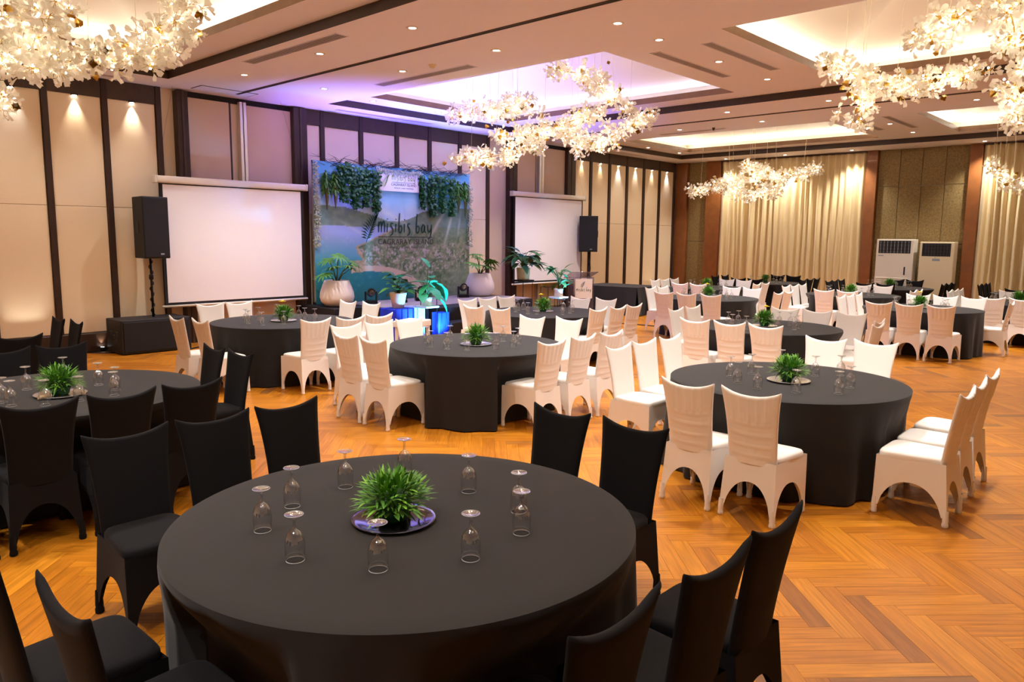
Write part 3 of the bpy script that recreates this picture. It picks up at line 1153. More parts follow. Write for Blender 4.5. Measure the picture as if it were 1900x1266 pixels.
top_me = MB().lathe([(0.0, 0.752), (TR - 0.02, 0.752), (TR - 0.01, 0.742), (TR - 0.02, 0.72), (0.0, 0.72)], 40).mesh('tabletop', 'driftwood')
leg_me = MB().lathe([(0.30, 0.0), (0.32, 0.01), (0.30, 0.03), (0.06, 0.06), (0.045, 0.1), (0.045, 0.7), (0.2, 0.72)], 20).mesh('pedestal', 'black_metal', True)
TLOOK = dict(A='large and closest to the camera, ringed by black chairs', B='ringed by black chairs before the subwoofer', C='before the larger screen, with white chairs',
             D='with white chairs, before the hanging logo', E='nearest of the white-chaired tables', F='just before the stage, with white chairs',
             G='behind the nearest white-chaired one', H='beside the draped side table', I='in front of the air conditioners, white chairs around',
             J='far back before the corner pillar', K='black-chaired, at the foot of the wide curtain', L='before the rust pillar, white chairs around',
             M='black-chaired, right before the air conditioners', O='cut by the picture edge, white chairs', N='farthest, black-chaired, by the picture edge')
for i, (k, (x, y)) in enumerate(TABLE_POS.items()):
    t = thing('round_table', 'round table in black cloth, ' + TLOOK[k], 'table', (x, y, 0), 0, 'round banquet tables')
    near_ch = []
    for sd, px, py in CHAIR_AT:
        dx, dy = px - x, py - y
        if math.hypot(dx, dy) > 2.2:
            continue
        da, fd, off = {'+X': (0, dx, dy), '-X': (math.pi, -dx, -dy), '+Y': (math.pi / 2, dy, -dx), '-Y': (-math.pi / 2, -dy, dx)}[sd]
        if fd > 0.7:
            near_ch.append((fd - 0.51, off, da))
    link('tablecloth', cloth_mesh(i + 1, near_ch), t)
    link('tabletop', top_me, t)
    link('pedestal', leg_me, t)

# ------------------------------------------------------------------ upturned goblets
gp_out = [(0.0, 0.171), (0.012, 0.1705), (0.030, 0.1745), (0.0335, 0.1755), (0.034, 0.1745), (0.030, 0.172), (0.010, 0.166), (0.0058, 0.160), (0.0050, 0.145), (0.0052, 0.128),
          (0.0090, 0.119), (0.020, 0.110), (0.030, 0.096), (0.0352, 0.078), (0.0368, 0.058), (0.0362, 0.034), (0.0338, 0.010), (0.0328, 0.001), (0.0318, 0.0005)]
gp_in = [(0.0312, 0.0012), (0.0322, 0.010), (0.0348, 0.034), (0.0354, 0.058), (0.0338, 0.077), (0.0285, 0.094), (0.018, 0.1065), (0.008, 0.1125), (0.0, 0.1135)]
gm = MB().lathe(gp_out, 28)
gm.lathe([(0.0328 + 0.0009 * math.cos(k), 0.0012 + 0.0012 * math.sin(k)) for k in (0, 1.05, 2.1, 3.14, 4.19, 5.24)], 28, closed=True, m=1)
gm.lathe([(0.0338 + 0.0009 * math.cos(k), 0.1748 + 0.0010 * math.sin(k)) for k in (0, 1.05, 2.1, 3.14, 4.19, 5.24)], 28, closed=True, m=1)
goblet_me = gm.mesh('goblet', ['glass', 'glass_edge_glint'], True)
GL = dict(A=[(1.45, 2.69), (1.68, 2.85), (1.99, 2.9), (2.32, 2.87), (2.35, 2.44), (2.32, 2.1), (2.15, 1.93), (1.84, 1.9), (1.55, 2.07), (1.39, 2.35)],
          E=[(5.99, 2.98), (5.76, 2.8), (6.25, 2.91), (5.66, 2.58), (5.73, 2.3), (6.55, 2.47), (5.91, 2.04), (6.74, 2.32), (6.22, 2.06), (6.7, 2.84)],
          D=[(5.3, 6.1), (5.5, 6.38), (5.32, 5.86), (5.77, 6.3), (5.42, 5.66), (5.67, 5.48), (5.92, 5.46), (6.17, 5.62), (6.18, 5.86), (6.13, 6.28)],
          B=[(1.63, 6.5), (1.56, 5.81), (1.77, 5.8), (2.07, 6.31), (2.01, 5.82), (2.09, 6.02), (1.39, 5.94), (1.38, 6.11), (1.97, 6.79)],
          C=[(4.97, 9.4), (5.04, 9.6), (5.3, 9.73), (5.01, 9.11), (5.28, 9.03), (5.86, 9.6), (5.73, 9.24), (5.77, 9.05), (5.75, 10.01)])
PLANT = dict(A=(1.88, 2.4), B=(1.74, 6.1), C=(5.48, 9.37), D=(5.77, 5.88), E=(6.14, 2.53))
for k, c in TABLE_POS.items():
    if k not in PLANT:
        PLANT[k] = (c[0] - 0.02, c[1] + 0.03)
rg = random.Random(21)
for k, c in TABLE_POS.items():
    if k == 'N':
        continue
    pc = PLANT[k]
    if k not in GL:
        GL[k] = []
        for q in range(10):
            a = 2 * math.pi * q / 10 + rg.uniform(-0.16, 0.16)
            rd = rg.uniform(0.40, 0.52)
            GL[k].append((pc[0] + rd * math.cos(a), pc[1] + rd * math.sin(a)))
    pts = sorted(GL[k], key=lambda p: (math.pi / 2 - math.atan2(p[1] - pc[1], p[0] - pc[0])) % (2 * math.pi))
    NUMW = ORD + ['ninth', 'tenth']
    for i, p in enumerate(pts):
        o = link('goblet', goblet_me, None, (p[0], p[1], 0.7605), (0, 0, rg.uniform(0, 6)))
        tag(o, 'upturned goblet on %s, %s clockwise from the stage' % (TNAME[k], NUMW[i]), 'glass', 'upturned goblets on the ' + TNAME[k])


# ------------------------------------------------------------------ table plants
def blade(mb, base, d, length, width, bend, m=0):
    d = Vector(d).normalized()
    side = d.cross(Vector((0, 0, 1)))
    if side.length < 0.05:
        side = Vector((1, 0, 0))
    side.normalize()
    pts = []
    for t in (0, 0.35, 0.7, 1.0):
        p = Vector(base) + d * length * t + Vector((0, 0, -bend * length * t * t))
        pts.append((p, width * (0.5, 1.0, 0.75, 0.05)[int(t * 3 + 0.01)]))
    v = []
    for p, w_ in pts:
        v += [p - side * w_ / 2, p + side * w_ / 2]
    mb.add(v, [(0, 1, 3, 2), (2, 3, 5, 4), (4, 5, 7, 6)], m)


def tuft_mesh(seed, n=620):
    rr = random.Random(seed)
    mb = MB()
    for i in range(n):
        a = rr.uniform(0, 6.283)
        el = math.asin(rr.uniform(-0.25, 1.0))
        d = Vector((math.cos(a) * math.cos(el), math.sin(a) * math.cos(el), math.sin(el)))
        rb = rr.uniform(0.05, 0.115)
        base = Vector((0, 0, 0.085)) + Vector((d.x * rb, d.y * rb, d.z * rb * 0.9))
        dd = (d + Vector((rr.uniform(-.6, .6), rr.uniform(-.6, .6), rr.uniform(-.3, .5)))).normalized()
        blade(mb, base, dd, rr.uniform(0.045, 0.085), rr.uniform(0.009, 0.016), rr.uniform(-0.1, 0.35), 0 if rr.random() < 0.6 else 1)
    return mb.mesh('foliage', ['leaf_green', 'leaf_lime'])


TUFTS = [tuft_mesh(s) for s in (1, 2)]
core_me = MB().lathe([(0.0, 0.13), (0.04, 0.12), (0.068, 0.09), (0.072, 0.06), (0.06, 0.015), (0.05, 0.0), (0.0, 0.0)], 16).mesh('core', 'leaf_dark', True)
plate_pro = [(0.0, 0.004), (0.10, 0.004), (0.155, 0.010), (0.172, 0.016), (0.175, 0.014), (0.158, 0.004), (0.11, 0.0), (0.0, 0.0)]
plates = {mm: MB().lathe(plate_pro, 40).mesh('plate', mm, True) for mm in ('black_plate', 'steel_plate', 'glass')}
fl = MB()
for k in range(9):
    a = k * 2 * math.pi / 9
    blade(fl, (0, 0, 0), (math.cos(a), math.sin(a), 0.45), 0.035, 0.02, 0.2)
fl.lathe([(0.0, 0.016), (0.012, 0.012), (0.014, 0.0)], 10)
flower_me = fl.mesh('flower', 'flower_yellow')
for i, (k, p) in enumerate(PLANT.items()):
    if k == 'N':
        continue
    mm = {'A': 'black_plate', 'C': 'steel_plate', 'F': 'glass'}.get(k, 'steel_plate')
    o = link('plate', plates[mm], None, (p[0], p[1], 0.7605))
    tag(o, '%s plate under the plant on %s' % ({'black_plate': 'glossy black', 'steel_plate': 'shiny grey', 'glass': 'clear glass'}[mm], TNAME[k]), 'plate', 'plates under the table plants')
    flw = k in ('C', 'F', 'G', 'H', 'I')
    t = thing('table_plant', 'round spiky green plant %son %s' % ('with a yellow flower ' if flw else '', TNAME[k]), 'plant', (p[0], p[1], 0.7655), rg.uniform(0, 6), 'green table plants')
    link('foliage', TUFTS[i % 2], t, None, None, (1.02, 1.02, 1.0))
    link('core', core_me, t)
    if flw:
        link('flower', flower_me, t, (0.02, -0.03, 0.262), None, 1.7)
for k, (dx, dy, s_) in enumerate(((-0.13, -0.10, 1.0), (0.12, -0.12, 0.8))):
    mb = MB()
    q = [(-0.05, 0, 0.012), (-0.02, 0.012, 0.02), (0.02, 0.0, 0.016), (0.055, 0.015, 0.010)]
    mb.tube([tuple(c * s_ for c in p) for p in q], [0.008, 0.014, 0.012, 0.004], 8)
    o = mb.build('driftwood', 'driftwood', None, True, (PLANT['B'][0] + dx, PLANT['B'][1] + dy, 0.762), (0, 0, 0.4 + k))
    tag(o, '%s piece of pale driftwood beside the plant on the table before the subwoofer' % ('larger' if k == 0 else 'smaller'), 'driftwood')

# ------------------------------------------------------------------ chandeliers of porcelain petals
def petal(mb, M, L=0.095, W=0.078, m=0):
    v, f = [], []
    for j, t in enumerate((0.0, 0.3, 0.65, 1.0)):
        wd = W * (0.08, 0.42, 0.95, 0.78)[j]
        for s_ in (-1, 0, 1):
            v.append(M @ Vector((s_ * wd / 2, L * t + (0.012 if (j == 3 and s_ == 0) else 0), 0.020 * s_ * s_ * t + 0.030 * t * t)))
    for j in range(3):
        for k in range(2):
            a = j * 3 + k
            f.append((a, a + 1, a + 4, a + 3))
    mb.add(v, f, m)


def blossom_mesh(seed):
    rr = random.Random(seed)
    mb = MB()
    n = rr.randint(11, 14)
    for k in range(n):
        d = Vector((rr.gauss(0, 1), rr.gauss(0, 1), rr.gauss(0, 0.85))).normalized()
        q = d.to_track_quat('Y', 'Z').to_matrix() @ Matrix.Rotation(rr.uniform(0, 6.28), 3, 'Y')
        off = rr.uniform(0.015, 0.085)
        M = Matrix.Translation(d * off) @ q.to_4x4()
        s_ = rr.uniform(0.8, 1.15)
        petal(mb, M, 0.066 * s_, 0.058 * s_, 0)
        mb.tube([(0, 0, 0), d * (off + 0.02)], 0.0022, 4, 1, False)
    mb.tube([(0, 0, -0.01), (0, 0, 0.01)], 0.010, 6, 1)
    for k in range(2):
        d = Vector((rr.gauss(0, 1), rr.gauss(0, 1), rr.gauss(0, 1))).normalized() * rr.uniform(0.01, 0.05)
        bm = bmesh.new()
        bmesh.ops.create_icosphere(bm, subdivisions=1, radius=0.0125)
        bm.verts.index_update()
        mb.add([Vector(q.co) + d for q in bm.verts], [[q.index for q in f_.verts] for f_ in bm.faces], 2)
        bm.free()
    return mb.mesh('blossom', ['petal', 'gold', 'bulb'], True)


BLOSSOMS = [blossom_mesh(s) for s in range(6)]
bud = MB()
for k in range(4):
    q = Vector((math.cos(k * 1.57), math.sin(k * 1.57), 0.6)).to_track_quat('Y', 'Z').to_matrix().to_4x4()
    petal(bud, q, 0.055, 0.045)
BUD_ME = bud.mesh('bud', 'gold', True)


def smooth_path(pts, step):
    """resample a Catmull-Rom path"""
    P = [Vector(p) for p in pts]
    P = [P[0] * 2 - P[1]] + P + [P[-1] * 2 - P[-2]]
    out = []
    for i in range(1, len(P) - 2):
        n = max(2, int((P[i + 1] - P[i]).length / step))
        for k in range(n):
            t = k / n
            a, b, c, d = P[i - 1], P[i], P[i + 1], P[i + 2]
            out.append(0.5 * ((2 * b) + (c - a) * t + (2 * a - 5 * b + 4 * c - d) * t * t + (3 * b - a - 3 * c + d) * t ** 3))
    out.append(P[-2])
    return out


def vault_z(x, y, coffer):
    x0, x1, y0, y1 = coffer
    e = LEDGE
    h = (x1 - x0) / 2 + e
    k = min((x - x0 + e) / h, (x1 + e - x) / h, (y - y0 + e) / (1.9 + e), (y1 + e - y) / (1.9 + e))
    return ZL + 0.12 + (5.55 - ZL - 0.12) * min(1, k) - 0.002


def chandelier(label, arms, seed, coffer, step=0.085, per=2, spread=0.11, power=3.2):
    rr = random.Random(seed)
    c0 = Vector(arms[0][0])
    t = thing('chandelier', label, 'chandelier', (0, 0, 0), 0, 'porcelain petal chandeliers')
    x0, x1, y0, y1 = coffer
    for arm in arms:
        path = smooth_path(arm, step)
        MB().tube(path, 0.007, 6).build('branch', 'gold', t, True)
        for i, p in enumerate(path):
            e = min(i, len(path) - 1 - i) / max(1, len(path) - 1)
            sp = spread * (0.55 + 0.9 * min(0.5, e * 2))
            for k in range(per):
                q = p + Vector((rr.gauss(0, sp), rr.gauss(0, sp), rr.gauss(0, sp * 0.75)))
                link('blossom', rr.choice(BLOSSOMS), t, q, (rr.uniform(0, 6), rr.uniform(0, 6), rr.uniform(0, 6)), rr.uniform(0.85, 1.15))
            if rr.random() < 0.85:
                q = p + Vector((rr.gauss(0, sp * 1.3), rr.gauss(0, sp * 1.3), rr.gauss(0, sp)))
                link('bud', BUD_ME, t, q, (rr.uniform(0, 6), rr.uniform(0, 6), rr.uniform(0, 6)), rr.uniform(0.8, 1.2))
        n = max(3, len(path) // 6)
        for k in range(n):
            p = path[int((k + 0.5) / n * (len(path) - 1))]
            tx, ty = p.x + rr.uniform(-.08, .08), p.y + rr.uniform(-.08, .08)
            tx = min(max(tx, x0 + 0.5), x1 - 0.5)
            ty = min(max(ty, y0 + 0.5), y1 - 0.5)
            MB().tube([p, (tx, ty, vault_z(tx, ty, coffer))], 0.0032, 4, 0, False).build('suspension_wire', 'wire', t)
        m_ = max(1, int(len(path) * step / 0.55))
        for k in range(m_):
            p = path[int((k + 0.5) / m_ * (len(path) - 1))]
            light('POINT', 'chandelier_lamp', p + Vector((0, 0, -0.02)), power, (1.0, 0.91, 0.76), shadow_soft_size=0.14)
    return t


def sc(arms, k):
    """push an arm out along the sight lines to its true distance below the coffer"""
    o = Vector((0, 0, CAM_H))
    return [[tuple(o + (Vector(p) - o) * k) for p in a] for a in arms]


C2 = [[(9.12, 9.88, 4.0), (9.24, 9.15, 4.0), (9.29, 8.23, 4.1)], [(9.25, 8.91, 3.57), (9.48, 8.22, 3.62), (9.69, 7.73, 3.77), (9.83, 7.31, 3.91)],
      [(9.73, 7.98, 3.71), (10.35, 7.85, 3.46), (10.54, 7.39, 3.66), (10.55, 6.84, 3.92)], [(8.63, 9.2, 3.15), (8.97, 8.7, 3.23), (9.26, 8.12, 3.37)],
      [(8.79, 7.33, 4.35), (9.08, 7.01, 4.28), (9.41, 6.91, 4.12), (9.78, 6.77, 3.93)]]
C5 = [[(17.66, 10.15, 3.16), (17.94, 9.84, 3.2), (18.1, 9.41, 3.36), (18.25, 8.83, 3.47), (18.43, 8.36, 3.59)], [(18.19, 8.96, 3.81), (18.25, 8.55, 3.62), (18.5, 7.96, 3.47), (18.65, 7.24, 3.65)],
      [(18.1, 9.4, 3.29), (17.91, 8.5, 3.02), (18.09, 8.04, 3.14)]]
C3 = [[(9.93, 3.84, 4.15), (10.16, 3.55, 3.99), (10.32, 3.2, 3.84), (10.46, 2.76, 3.87), (10.64, 2.29, 3.96)], [(10.2, 3.49, 3.85), (10.26, 3.53, 3.67), (10.37, 3.52, 3.48)],
      [(9.25, 2.60, 4.12), (9.45, 2.40, 4.21), (9.63, 2.25, 4.42)]]
C4 = [[(7.89, 1.54, 3.95), (7.91, 1.48, 3.76), (8.02, 1.47, 3.56), (8.04, 1.42, 3.42)], [(8.19, 1.54, 3.32), (8.22, 1.47, 3.18), (8.35, 1.46, 3.02)]]
C1 = [[(2.13, 8.46, 3.77), (2.28, 8.02, 3.82), (2.35, 7.65, 3.86)], [(2.11, 8.44, 3.52), (2.31, 8.22, 3.53), (2.58, 7.93, 3.51), (2.79, 7.71, 3.58)],
      [(2.89, 7.6, 3.56), (3.1, 7.39, 3.64), (3.26, 7.27, 3.88), (3.33, 7.23, 4.03)], [(2.15, 9.08, 3.27), (2.26, 8.96, 3.22)]]
C6 = [[(18.29, 3.59, 3.51), (18.25, 3.27, 3.16), (18.08, 2.97, 3.04)], [(18.08, 2.97, 3.04), (18.1, 2.4, 3.2), (18.3, 1.8, 3.4)]]
cf = {(c[4], c[5]): c[:4] for c in COFFERS}
chandelier('five-armed white petal chandelier below the lavender-lit coffer before the stage', sc(C2, 1.08), 1, cf[(1, 1)], 0.095, 3, 0.125)
chandelier('white petal chandelier below the far coffer, before the wide curtain', C5, 2, cf[(2, 1)], 0.11, 3, 0.115, 2.6)
chandelier('large white petal chandelier in the cream coffer, trailing down at the picture edge', sc(C3, 1.02) + sc(C4, 1.2), 3, cf[(1, 0)], 0.075, 3, 0.10)
chandelier('dense white petal chandelier below the nearest coffer over the subwoofer wall', C1, 4, cf[(0, 1)], 0.055, 4, 0.09)
C7 = [[(1.6, 1.2, 3.8), (2.2, 1.8, 3.7), (2.9, 2.4, 3.75), (3.6, 3.1, 3.9)], [(2.2, 3.0, 3.9), (2.8, 2.2, 3.8), (3.5, 1.5, 3.85)]]
chandelier('petal chandelier in the coffer over the nearest table', C7, 6, cf[(0, 0)], 0.14, 2, 0.10, 16)
chandelier('small cut-off petal chandelier before the curtain at the picture edge', C6, 5, cf[(2, 0)], 0.10, 2, 0.10)


# ------------------------------------------------------------------ projection screens
def projection_screen(x0, x1, z0, z1, y, label):
    t = thing('projection_screen', label, 'screen', ((x0 + x1) / 2, y, 0))
    h = (x1 - x0) / 2
    MB().bbox(-h - 0.06, h + 0.06, -0.06, 0.06, z1 - 0.01, z1 + 0.11, 0.03, seg=3).build('housing', 'white_plastic', t, True)
    for s_ in (-1, 1):
        MB().bbox(s_ * (h + 0.07) - 0.025, s_ * (h + 0.07) + 0.025, -0.065, 0.065, z1 - 0.015, z1 + 0.115, 0.015).build('end_cap', 'aluminium', t)
        MB().tube([(s_ * (h + 0.04), 0.0, z1 + 0.1), (s_ * (h - 0.35), 0.1, ZC)], 0.0015, 4).build('hanging_wire', 'black_metal', t)
    MB().box(-h, h, -0.004, 0.004, z0, z1).build('border', 'screen_black', t)
    MB().box(-h + 0.05, h - 0.05, -0.007, -0.0035, z0 + 0.05, z1 - 0.03).build('screen_fabric', 'screen_white', t)
    MB().tube([(-h - 0.05, 0, z0 - 0.015), (h + 0.05, 0, z0 - 0.015)], 0.022, 10).build('bottom_bar', 'white_plastic', t, True)


projection_screen(5.44, 8.16, 0.72, 2.80, 13.12, 'larger white projection screen hanging beside the tall loudspeaker and subwoofer')
projection_screen(14.20, 17.02, 0.76, 2.98, 13.12, 'smaller-looking white projection screen behind the lectern and plants')

# ------------------------------------------------------------------ loudspeakers
t = thing('subwoofer', 'long black subwoofer cabinet on the floor under the tall loudspeaker', 'speaker', (5.1, 13.0, 0))
MB().bbox(-0.56, 0.56, -0.32, 0.32, 0.01, 0.56, 0.015).build('cabinet', 'speaker_body', t)
MB().bbox(-0.53, 0.53, -0.335, -0.30, 0.04, 0.53, 0.012).build('grille', 'speaker_grille', t)
for k, y in enumerate((-0.14, 0.12)):
    MB().bbox(-0.568, -0.55, y - 0.045, y + 0.045, 0.19, 0.37, 0.01).build('handle_cup', 'dark_vent', t)
    MB().bbox(-0.572, -0.56, y - 0.03, y + 0.03, 0.265, 0.285, 0.003).build('handle', 'black_metal', t)
MB().lathe([(0.0, 0.0), (0.035, 0.0), (0.035, 0.012), (0.02, 0.012), (0.0, 0.006)], 16).build('port', 'dark_vent', t, True, (-0.556, -0.01, 0.28), (0, -math.pi / 2, 0))
t = thing('speaker_pole', 'black pole with wrapped cable rising from the subwoofer', 'stand', (5.18, 13.0, 0.56))
MB().tube([(0, 0, 0), (0, 0, 0.98)], [0.02, 0.018], 12).build('pole', 'black_metal', t, True)
MB().tube([(0.03 * math.cos(q * 0.9), 0.03 * math.sin(q * 0.9), 0.03 + q * 0.026) for q in range(36)], 0.009, 6).build('cable', 'speaker_body', t, True)
MB().lathe([(0.02, 0.62), (0.035, 0.63), (0.035, 0.70), (0.02, 0.71)], 12).build('clamp', 'black_metal', t, True)


def top_speaker(loc, rz, label, h, wd, dp):
    t = thing('loudspeaker', label, 'speaker', loc, rz)
    mb = MB()
    prof = [(-wd / 2, -dp / 2), (wd / 2, -dp / 2), (wd * 0.33, dp / 2), (-wd * 0.33, dp / 2)]
    v = [(x, y, z) for z in (0, h) for x, y in prof]
    mb.add(v, [(3, 2, 1, 0), (4, 5, 6, 7), (0, 1, 5, 4), (1, 2, 6, 5), (2, 3, 7, 6), (3, 0, 4, 7)])
    o = mb.build('cabinet', 'speaker_body', t)
    bv = o.modifiers.new('soften', 'BEVEL')
    bv.width = 0.012
    bv.segments = 2
    MB().bbox(-wd / 2 + 0.012, wd / 2 - 0.012, -dp / 2 - 0.012, -dp / 2 + 0.005, 0.02, h - 0.02, 0.008).build('grille', 'speaker_grille', t)
    for s_ in (-1, 1):
        x = s_ * wd * 0.425
        q = MB().bbox(-0.012, 0.012, -0.05, 0.05, -0.09, 0.09, 0.008).build('handle_cup', 'dark_vent', t, False, (x, 0.0, h * 0.5), (0, 0, s_ * math.atan2(wd * 0.17, dp)))
        q2 = MB().bbox(-0.014, 0.014, -0.03, 0.03, -0.012, 0.012, 0.004).build('handle', 'black_metal', t, False, (x, 0.0, h * 0.5), (0, 0, s_ * math.atan2(wd * 0.17, dp)))
    MB().box(0.05, 0.11, -dp / 2 - 0.0135, -dp / 2 - 0.012, 0.06, 0.085).build('badge', 'grey_print', t)
    return t


top_speaker((5.18, 12.98, 1.54), R(6), 'tall black loudspeaker on a pole above the subwoofer', 1.0, 0.44, 0.46)
top_speaker((17.02, 12.85, 1.56), R(-62), 'black loudspeaker on a stand behind the draped side table', 0.98, 0.52, 0.46)
t = thing('speaker_stand', 'thin black speaker stand behind the draped side table', 'stand', (17.02, 12.85, 0))
MB().tube([(0, 0, 0.25), (0, 0, 1.56)], 0.018, 10).build('pole', 'black_metal', t, True)
MB().tube([(0.035, 0, 1.2), (0.05, 0, 1.1), (0.03, 0.0, 0.98)], 0.02, 6).build('cable_loop', 'speaker_body', t, True)
MB().lathe([(0.018, 1.18), (0.034, 1.19), (0.034, 1.25), (0.018, 1.26)], 10).build('collar', 'black_metal', t, True)
for k in range(3):
    a = k * 2.094 + 0.4
    MB().tube([(0, 0, 0.7), (0.34 * math.cos(a), 0.34 * math.sin(a), 0.012)], 0.011, 8).build('leg', 'black_metal', t, True)

# ------------------------------------------------------------------ stage
t = thing('stage', 'low black stage platform with grey carpet before the printed backdrop', 'stage', (0, 0, 0))
MB().bbox(9.0, 13.1, 11.5, 13.34, 0, 0.55, 0.012, seg=1).build('platform', 'stage_black', t)
MB().bbox(9.06, 13.06, 11.54, 13.30, 0.55, 0.565, 0.005, seg=1).build('carpet', 'stage_carpet', t)
MB().bbox(8.2, 8.995, 12.2, 13.34, 0, 0.56, 0.012, seg=1).build('side_riser', 'stage_black', t)
t = thing('stage_steps', 'black two-step block leading up to the stage', 'steps', (0, 0, 0))
MB().bbox(9.85, 11.3, 10.72, 11.05, 0, 0.29, 0.01, seg=1).build('lower_step', 'stage_black', t)
MB().bbox(9.85, 11.3, 11.052, 11.495, 0, 0.56, 0.01, seg=1).build('upper_step', 'stage_black', t)

# ------------------------------------------------------------------ printed backdrop
BX0, BX1, BZ0, BZ1, BY = 8.42, 12.66, 0.57, 3.40, 13.16


def hash2(x, y):
    h = math.sin(x * 127.1 + y * 311.7) * 43758.5453
    return h - math.floor(h)


def vnoise(x, y):
    xi, yi = math.floor(x), math.floor(y)
    xf, yf = x - xi, y - yi
    xf, yf = xf * xf * (3 - 2 * xf), yf * yf * (3 - 2 * yf)
    a, b, c, d = hash2(xi, yi), hash2(xi + 1, yi), hash2(xi, yi + 1), hash2(xi + 1, yi + 1)
    return a + (b - a) * xf + (c - a) * yf + (a - b - c + d) * xf * yf


def fbm(x, y, o=3):
    s_, a = 0, 0.5
    for _ in range(o):
        s_ += a * vnoise(x, y)
        x, y, a = x * 2.03 + 5.1, y * 2.03 + 1.7, a * 0.5
    return s_ / 0.875


def lin(c):
    return tuple(((q / 255) / 12.92 if q <= 10 else (((q / 255) + 0.055) / 1.055) ** 2.4) for q in c)


def mixc(a, b, t):
    t = min(1, max(0, t))
    return tuple(a[i] + (b[i] - a[i]) * t for i in range(3))


def paint(u, v):
    n1, n2 = fbm(u * 14, v * 10), fbm(u * 45 + 3, v * 34)
    sky = mixc((168, 205, 238), (92, 172, 226), (v - 0.66) / 0.3)
    sky = mixc(sky, (205, 220, 240), max(0, n1 - 0.5) * 1.2)
    # ridge lines
    ridge = 0.665 + 0.035 * math.sin(u * 9 + 0.8) * (1 - u) + 0.03 * (fbm(u * 9, 3.0) - 0.5)
    ridge += -0.045 * math.exp(-((u - 0.5) / 0.16) ** 2) + 0.045 * max(0, (u - 0.55) / 0.3) - 0.05 * max(0, (u - 0.85) / 0.15) * 0.3
    c = sky
    if v < ridge:
        c = mixc((78, 112, 104), (128, 150, 128), n2)
        c = mixc(c, (138, 160, 152), (ridge - v) * 2.2)
    # land
    shore = 0.555 + 0.012 * (n1 - 0.5)
    if v < shore:
        land_edge = 0.14 + (0.56 - v) * 0.55 + 0.05 * (n1 - 0.5)
        if v > 0.40:
            land_edge = 0.46 - (v - 0.40) * 1.1 * -0.2 - (0.56 - v) * 1.5
        sea = mixc((158, 176, 226), (60, 158, 178), (0.5 - v) / 0.22)
        sea = mixc(sea, (16, 122, 128), (0.34 - v) / 0.18)
        sea = mixc(sea, (8, 92, 96), (0.14 - v) / 0.16)
        sea = mixc(sea, (255, 255, 255), max(0, n2 - 0.62) * 0.5)
        land = mixc((58, 92, 54), (164, 172, 136), n2 * 1.1 + fbm(u * 120, v * 90, 2) * 0.8 - 0.45)
        land = mixc(land, (120, 140, 116), (v - 0.35) * 3)
        if 0.16 + 0.1 * n1 < v < 0.36 + 0.12 * n1:
            nf = fbm(u * 95 + 9, v * 70 + 4, 2)
            if n2 > 0.56 and nf > 0.62:
                land = mixc(land, mixc((176, 96, 92), (176, 138, 186), n1 * 2.4 - 0.8), 0.75)
            elif nf < 0.30:
                land = mixc(land, (196, 184, 190), 0.7)
        # bay: beach arc
        cxb, cyb = 0.30, 0.02
        db = math.hypot((u - cxb) / 0.30, (v - cyb) / 0.20)
        is_land = u > land_edge if v > 0.22 else False
        if v <= 0.30:
            is_land = db > 1.0 + 0.05 * (n1 - .5) and u > 0.20 + (0.3 - v) * 0.0
        c = land if is_land else sea
        if is_land and v <= 0.30 and db < 1.22:
            c = mixc((206, 184, 160), (188, 170, 150), n2)
        if is_land and v > 0.22 and u - land_edge < 0.02:
            c = mixc(c, (205, 180, 150), 0.6)
        if u > 0.80 and v < 0.30:
            c = mixc(c, (150, 165, 130), 0.7 * min(1, (u - 0.80) / 0.1) * min(1, (0.30 - v) / 0.1))
    # printed light rays
    for (ox, oy, ex, ey, wd, st) in ((0.86, 0.78, 0.62, 0.30, 0.012, 0.45), (0.90, 0.80, 0.80, 0.36, 0.010, 0.5), (0.94, 0.72, 0.9, 0.42, 0.008, 0.35), (0.28, 0.76, 0.62, 0.52, 0.018, 0.35), (0.1, 0.62, 0.40, 0.40, 0.012, 0.3)):
        t_ = ((u - ox) * (ex - ox) + (v - oy) * (ey - oy)) / ((ex - ox) ** 2 + (ey - oy) ** 2)
        if 0 < t_ < 1:
            dx, dy = u - ox - (ex - ox) * t_, v - oy - (ey - oy) * t_
            d = math.hypot(dx, dy)
            if d < wd * 2:
                c = mixc(c, (236, 236, 226), st * math.exp(-(d / wd) ** 2) * math.sin(math.pi * t_))
    c = mixc(c, (205, 205, 215), 0.04)
    return c


bd = thing('backdrop', 'large printed island-bay backdrop with hanging greenery behind the stage', 'backdrop', ((BX0 + BX1) / 2, BY, 0))
NUb, NVb = 230, 150
hwB = (BX1 - BX0) / 2
mb = MB().grid(lambda u, v: (-hwB + 2 * hwB * u, -0.02 + 0.006 * math.sin(9 * u + 4 * v) * math.sin(5 * v), BZ0 + (BZ1 - BZ0) * v), NUb, NVb)
pme = mb.mesh('printed_cloth', 'backdrop_print', True)
ca_ = pme.color_attributes.new('paint', 'FLOAT_COLOR', 'POINT')
buf = []
for j in range(NVb + 1):
    for i in range(NUb + 1):
        buf += [*lin(paint(i / NUb, j / NVb)), 1.0]
ca_.data.foreach_set('color', buf)
link('printed_cloth', pme, bd)
for a in ((-hwB, hwB, BZ1 - 0.04, BZ1), (-hwB, hwB, BZ0, BZ0 + 0.04), (-hwB, -hwB + 0.04, BZ0, BZ1), (hwB - 0.04, hwB, BZ0, BZ1)):
    MB().box(a[0], a[1], 0.0, 0.04, a[2], a[3]).build('frame_bar', 'aluminium', bd)


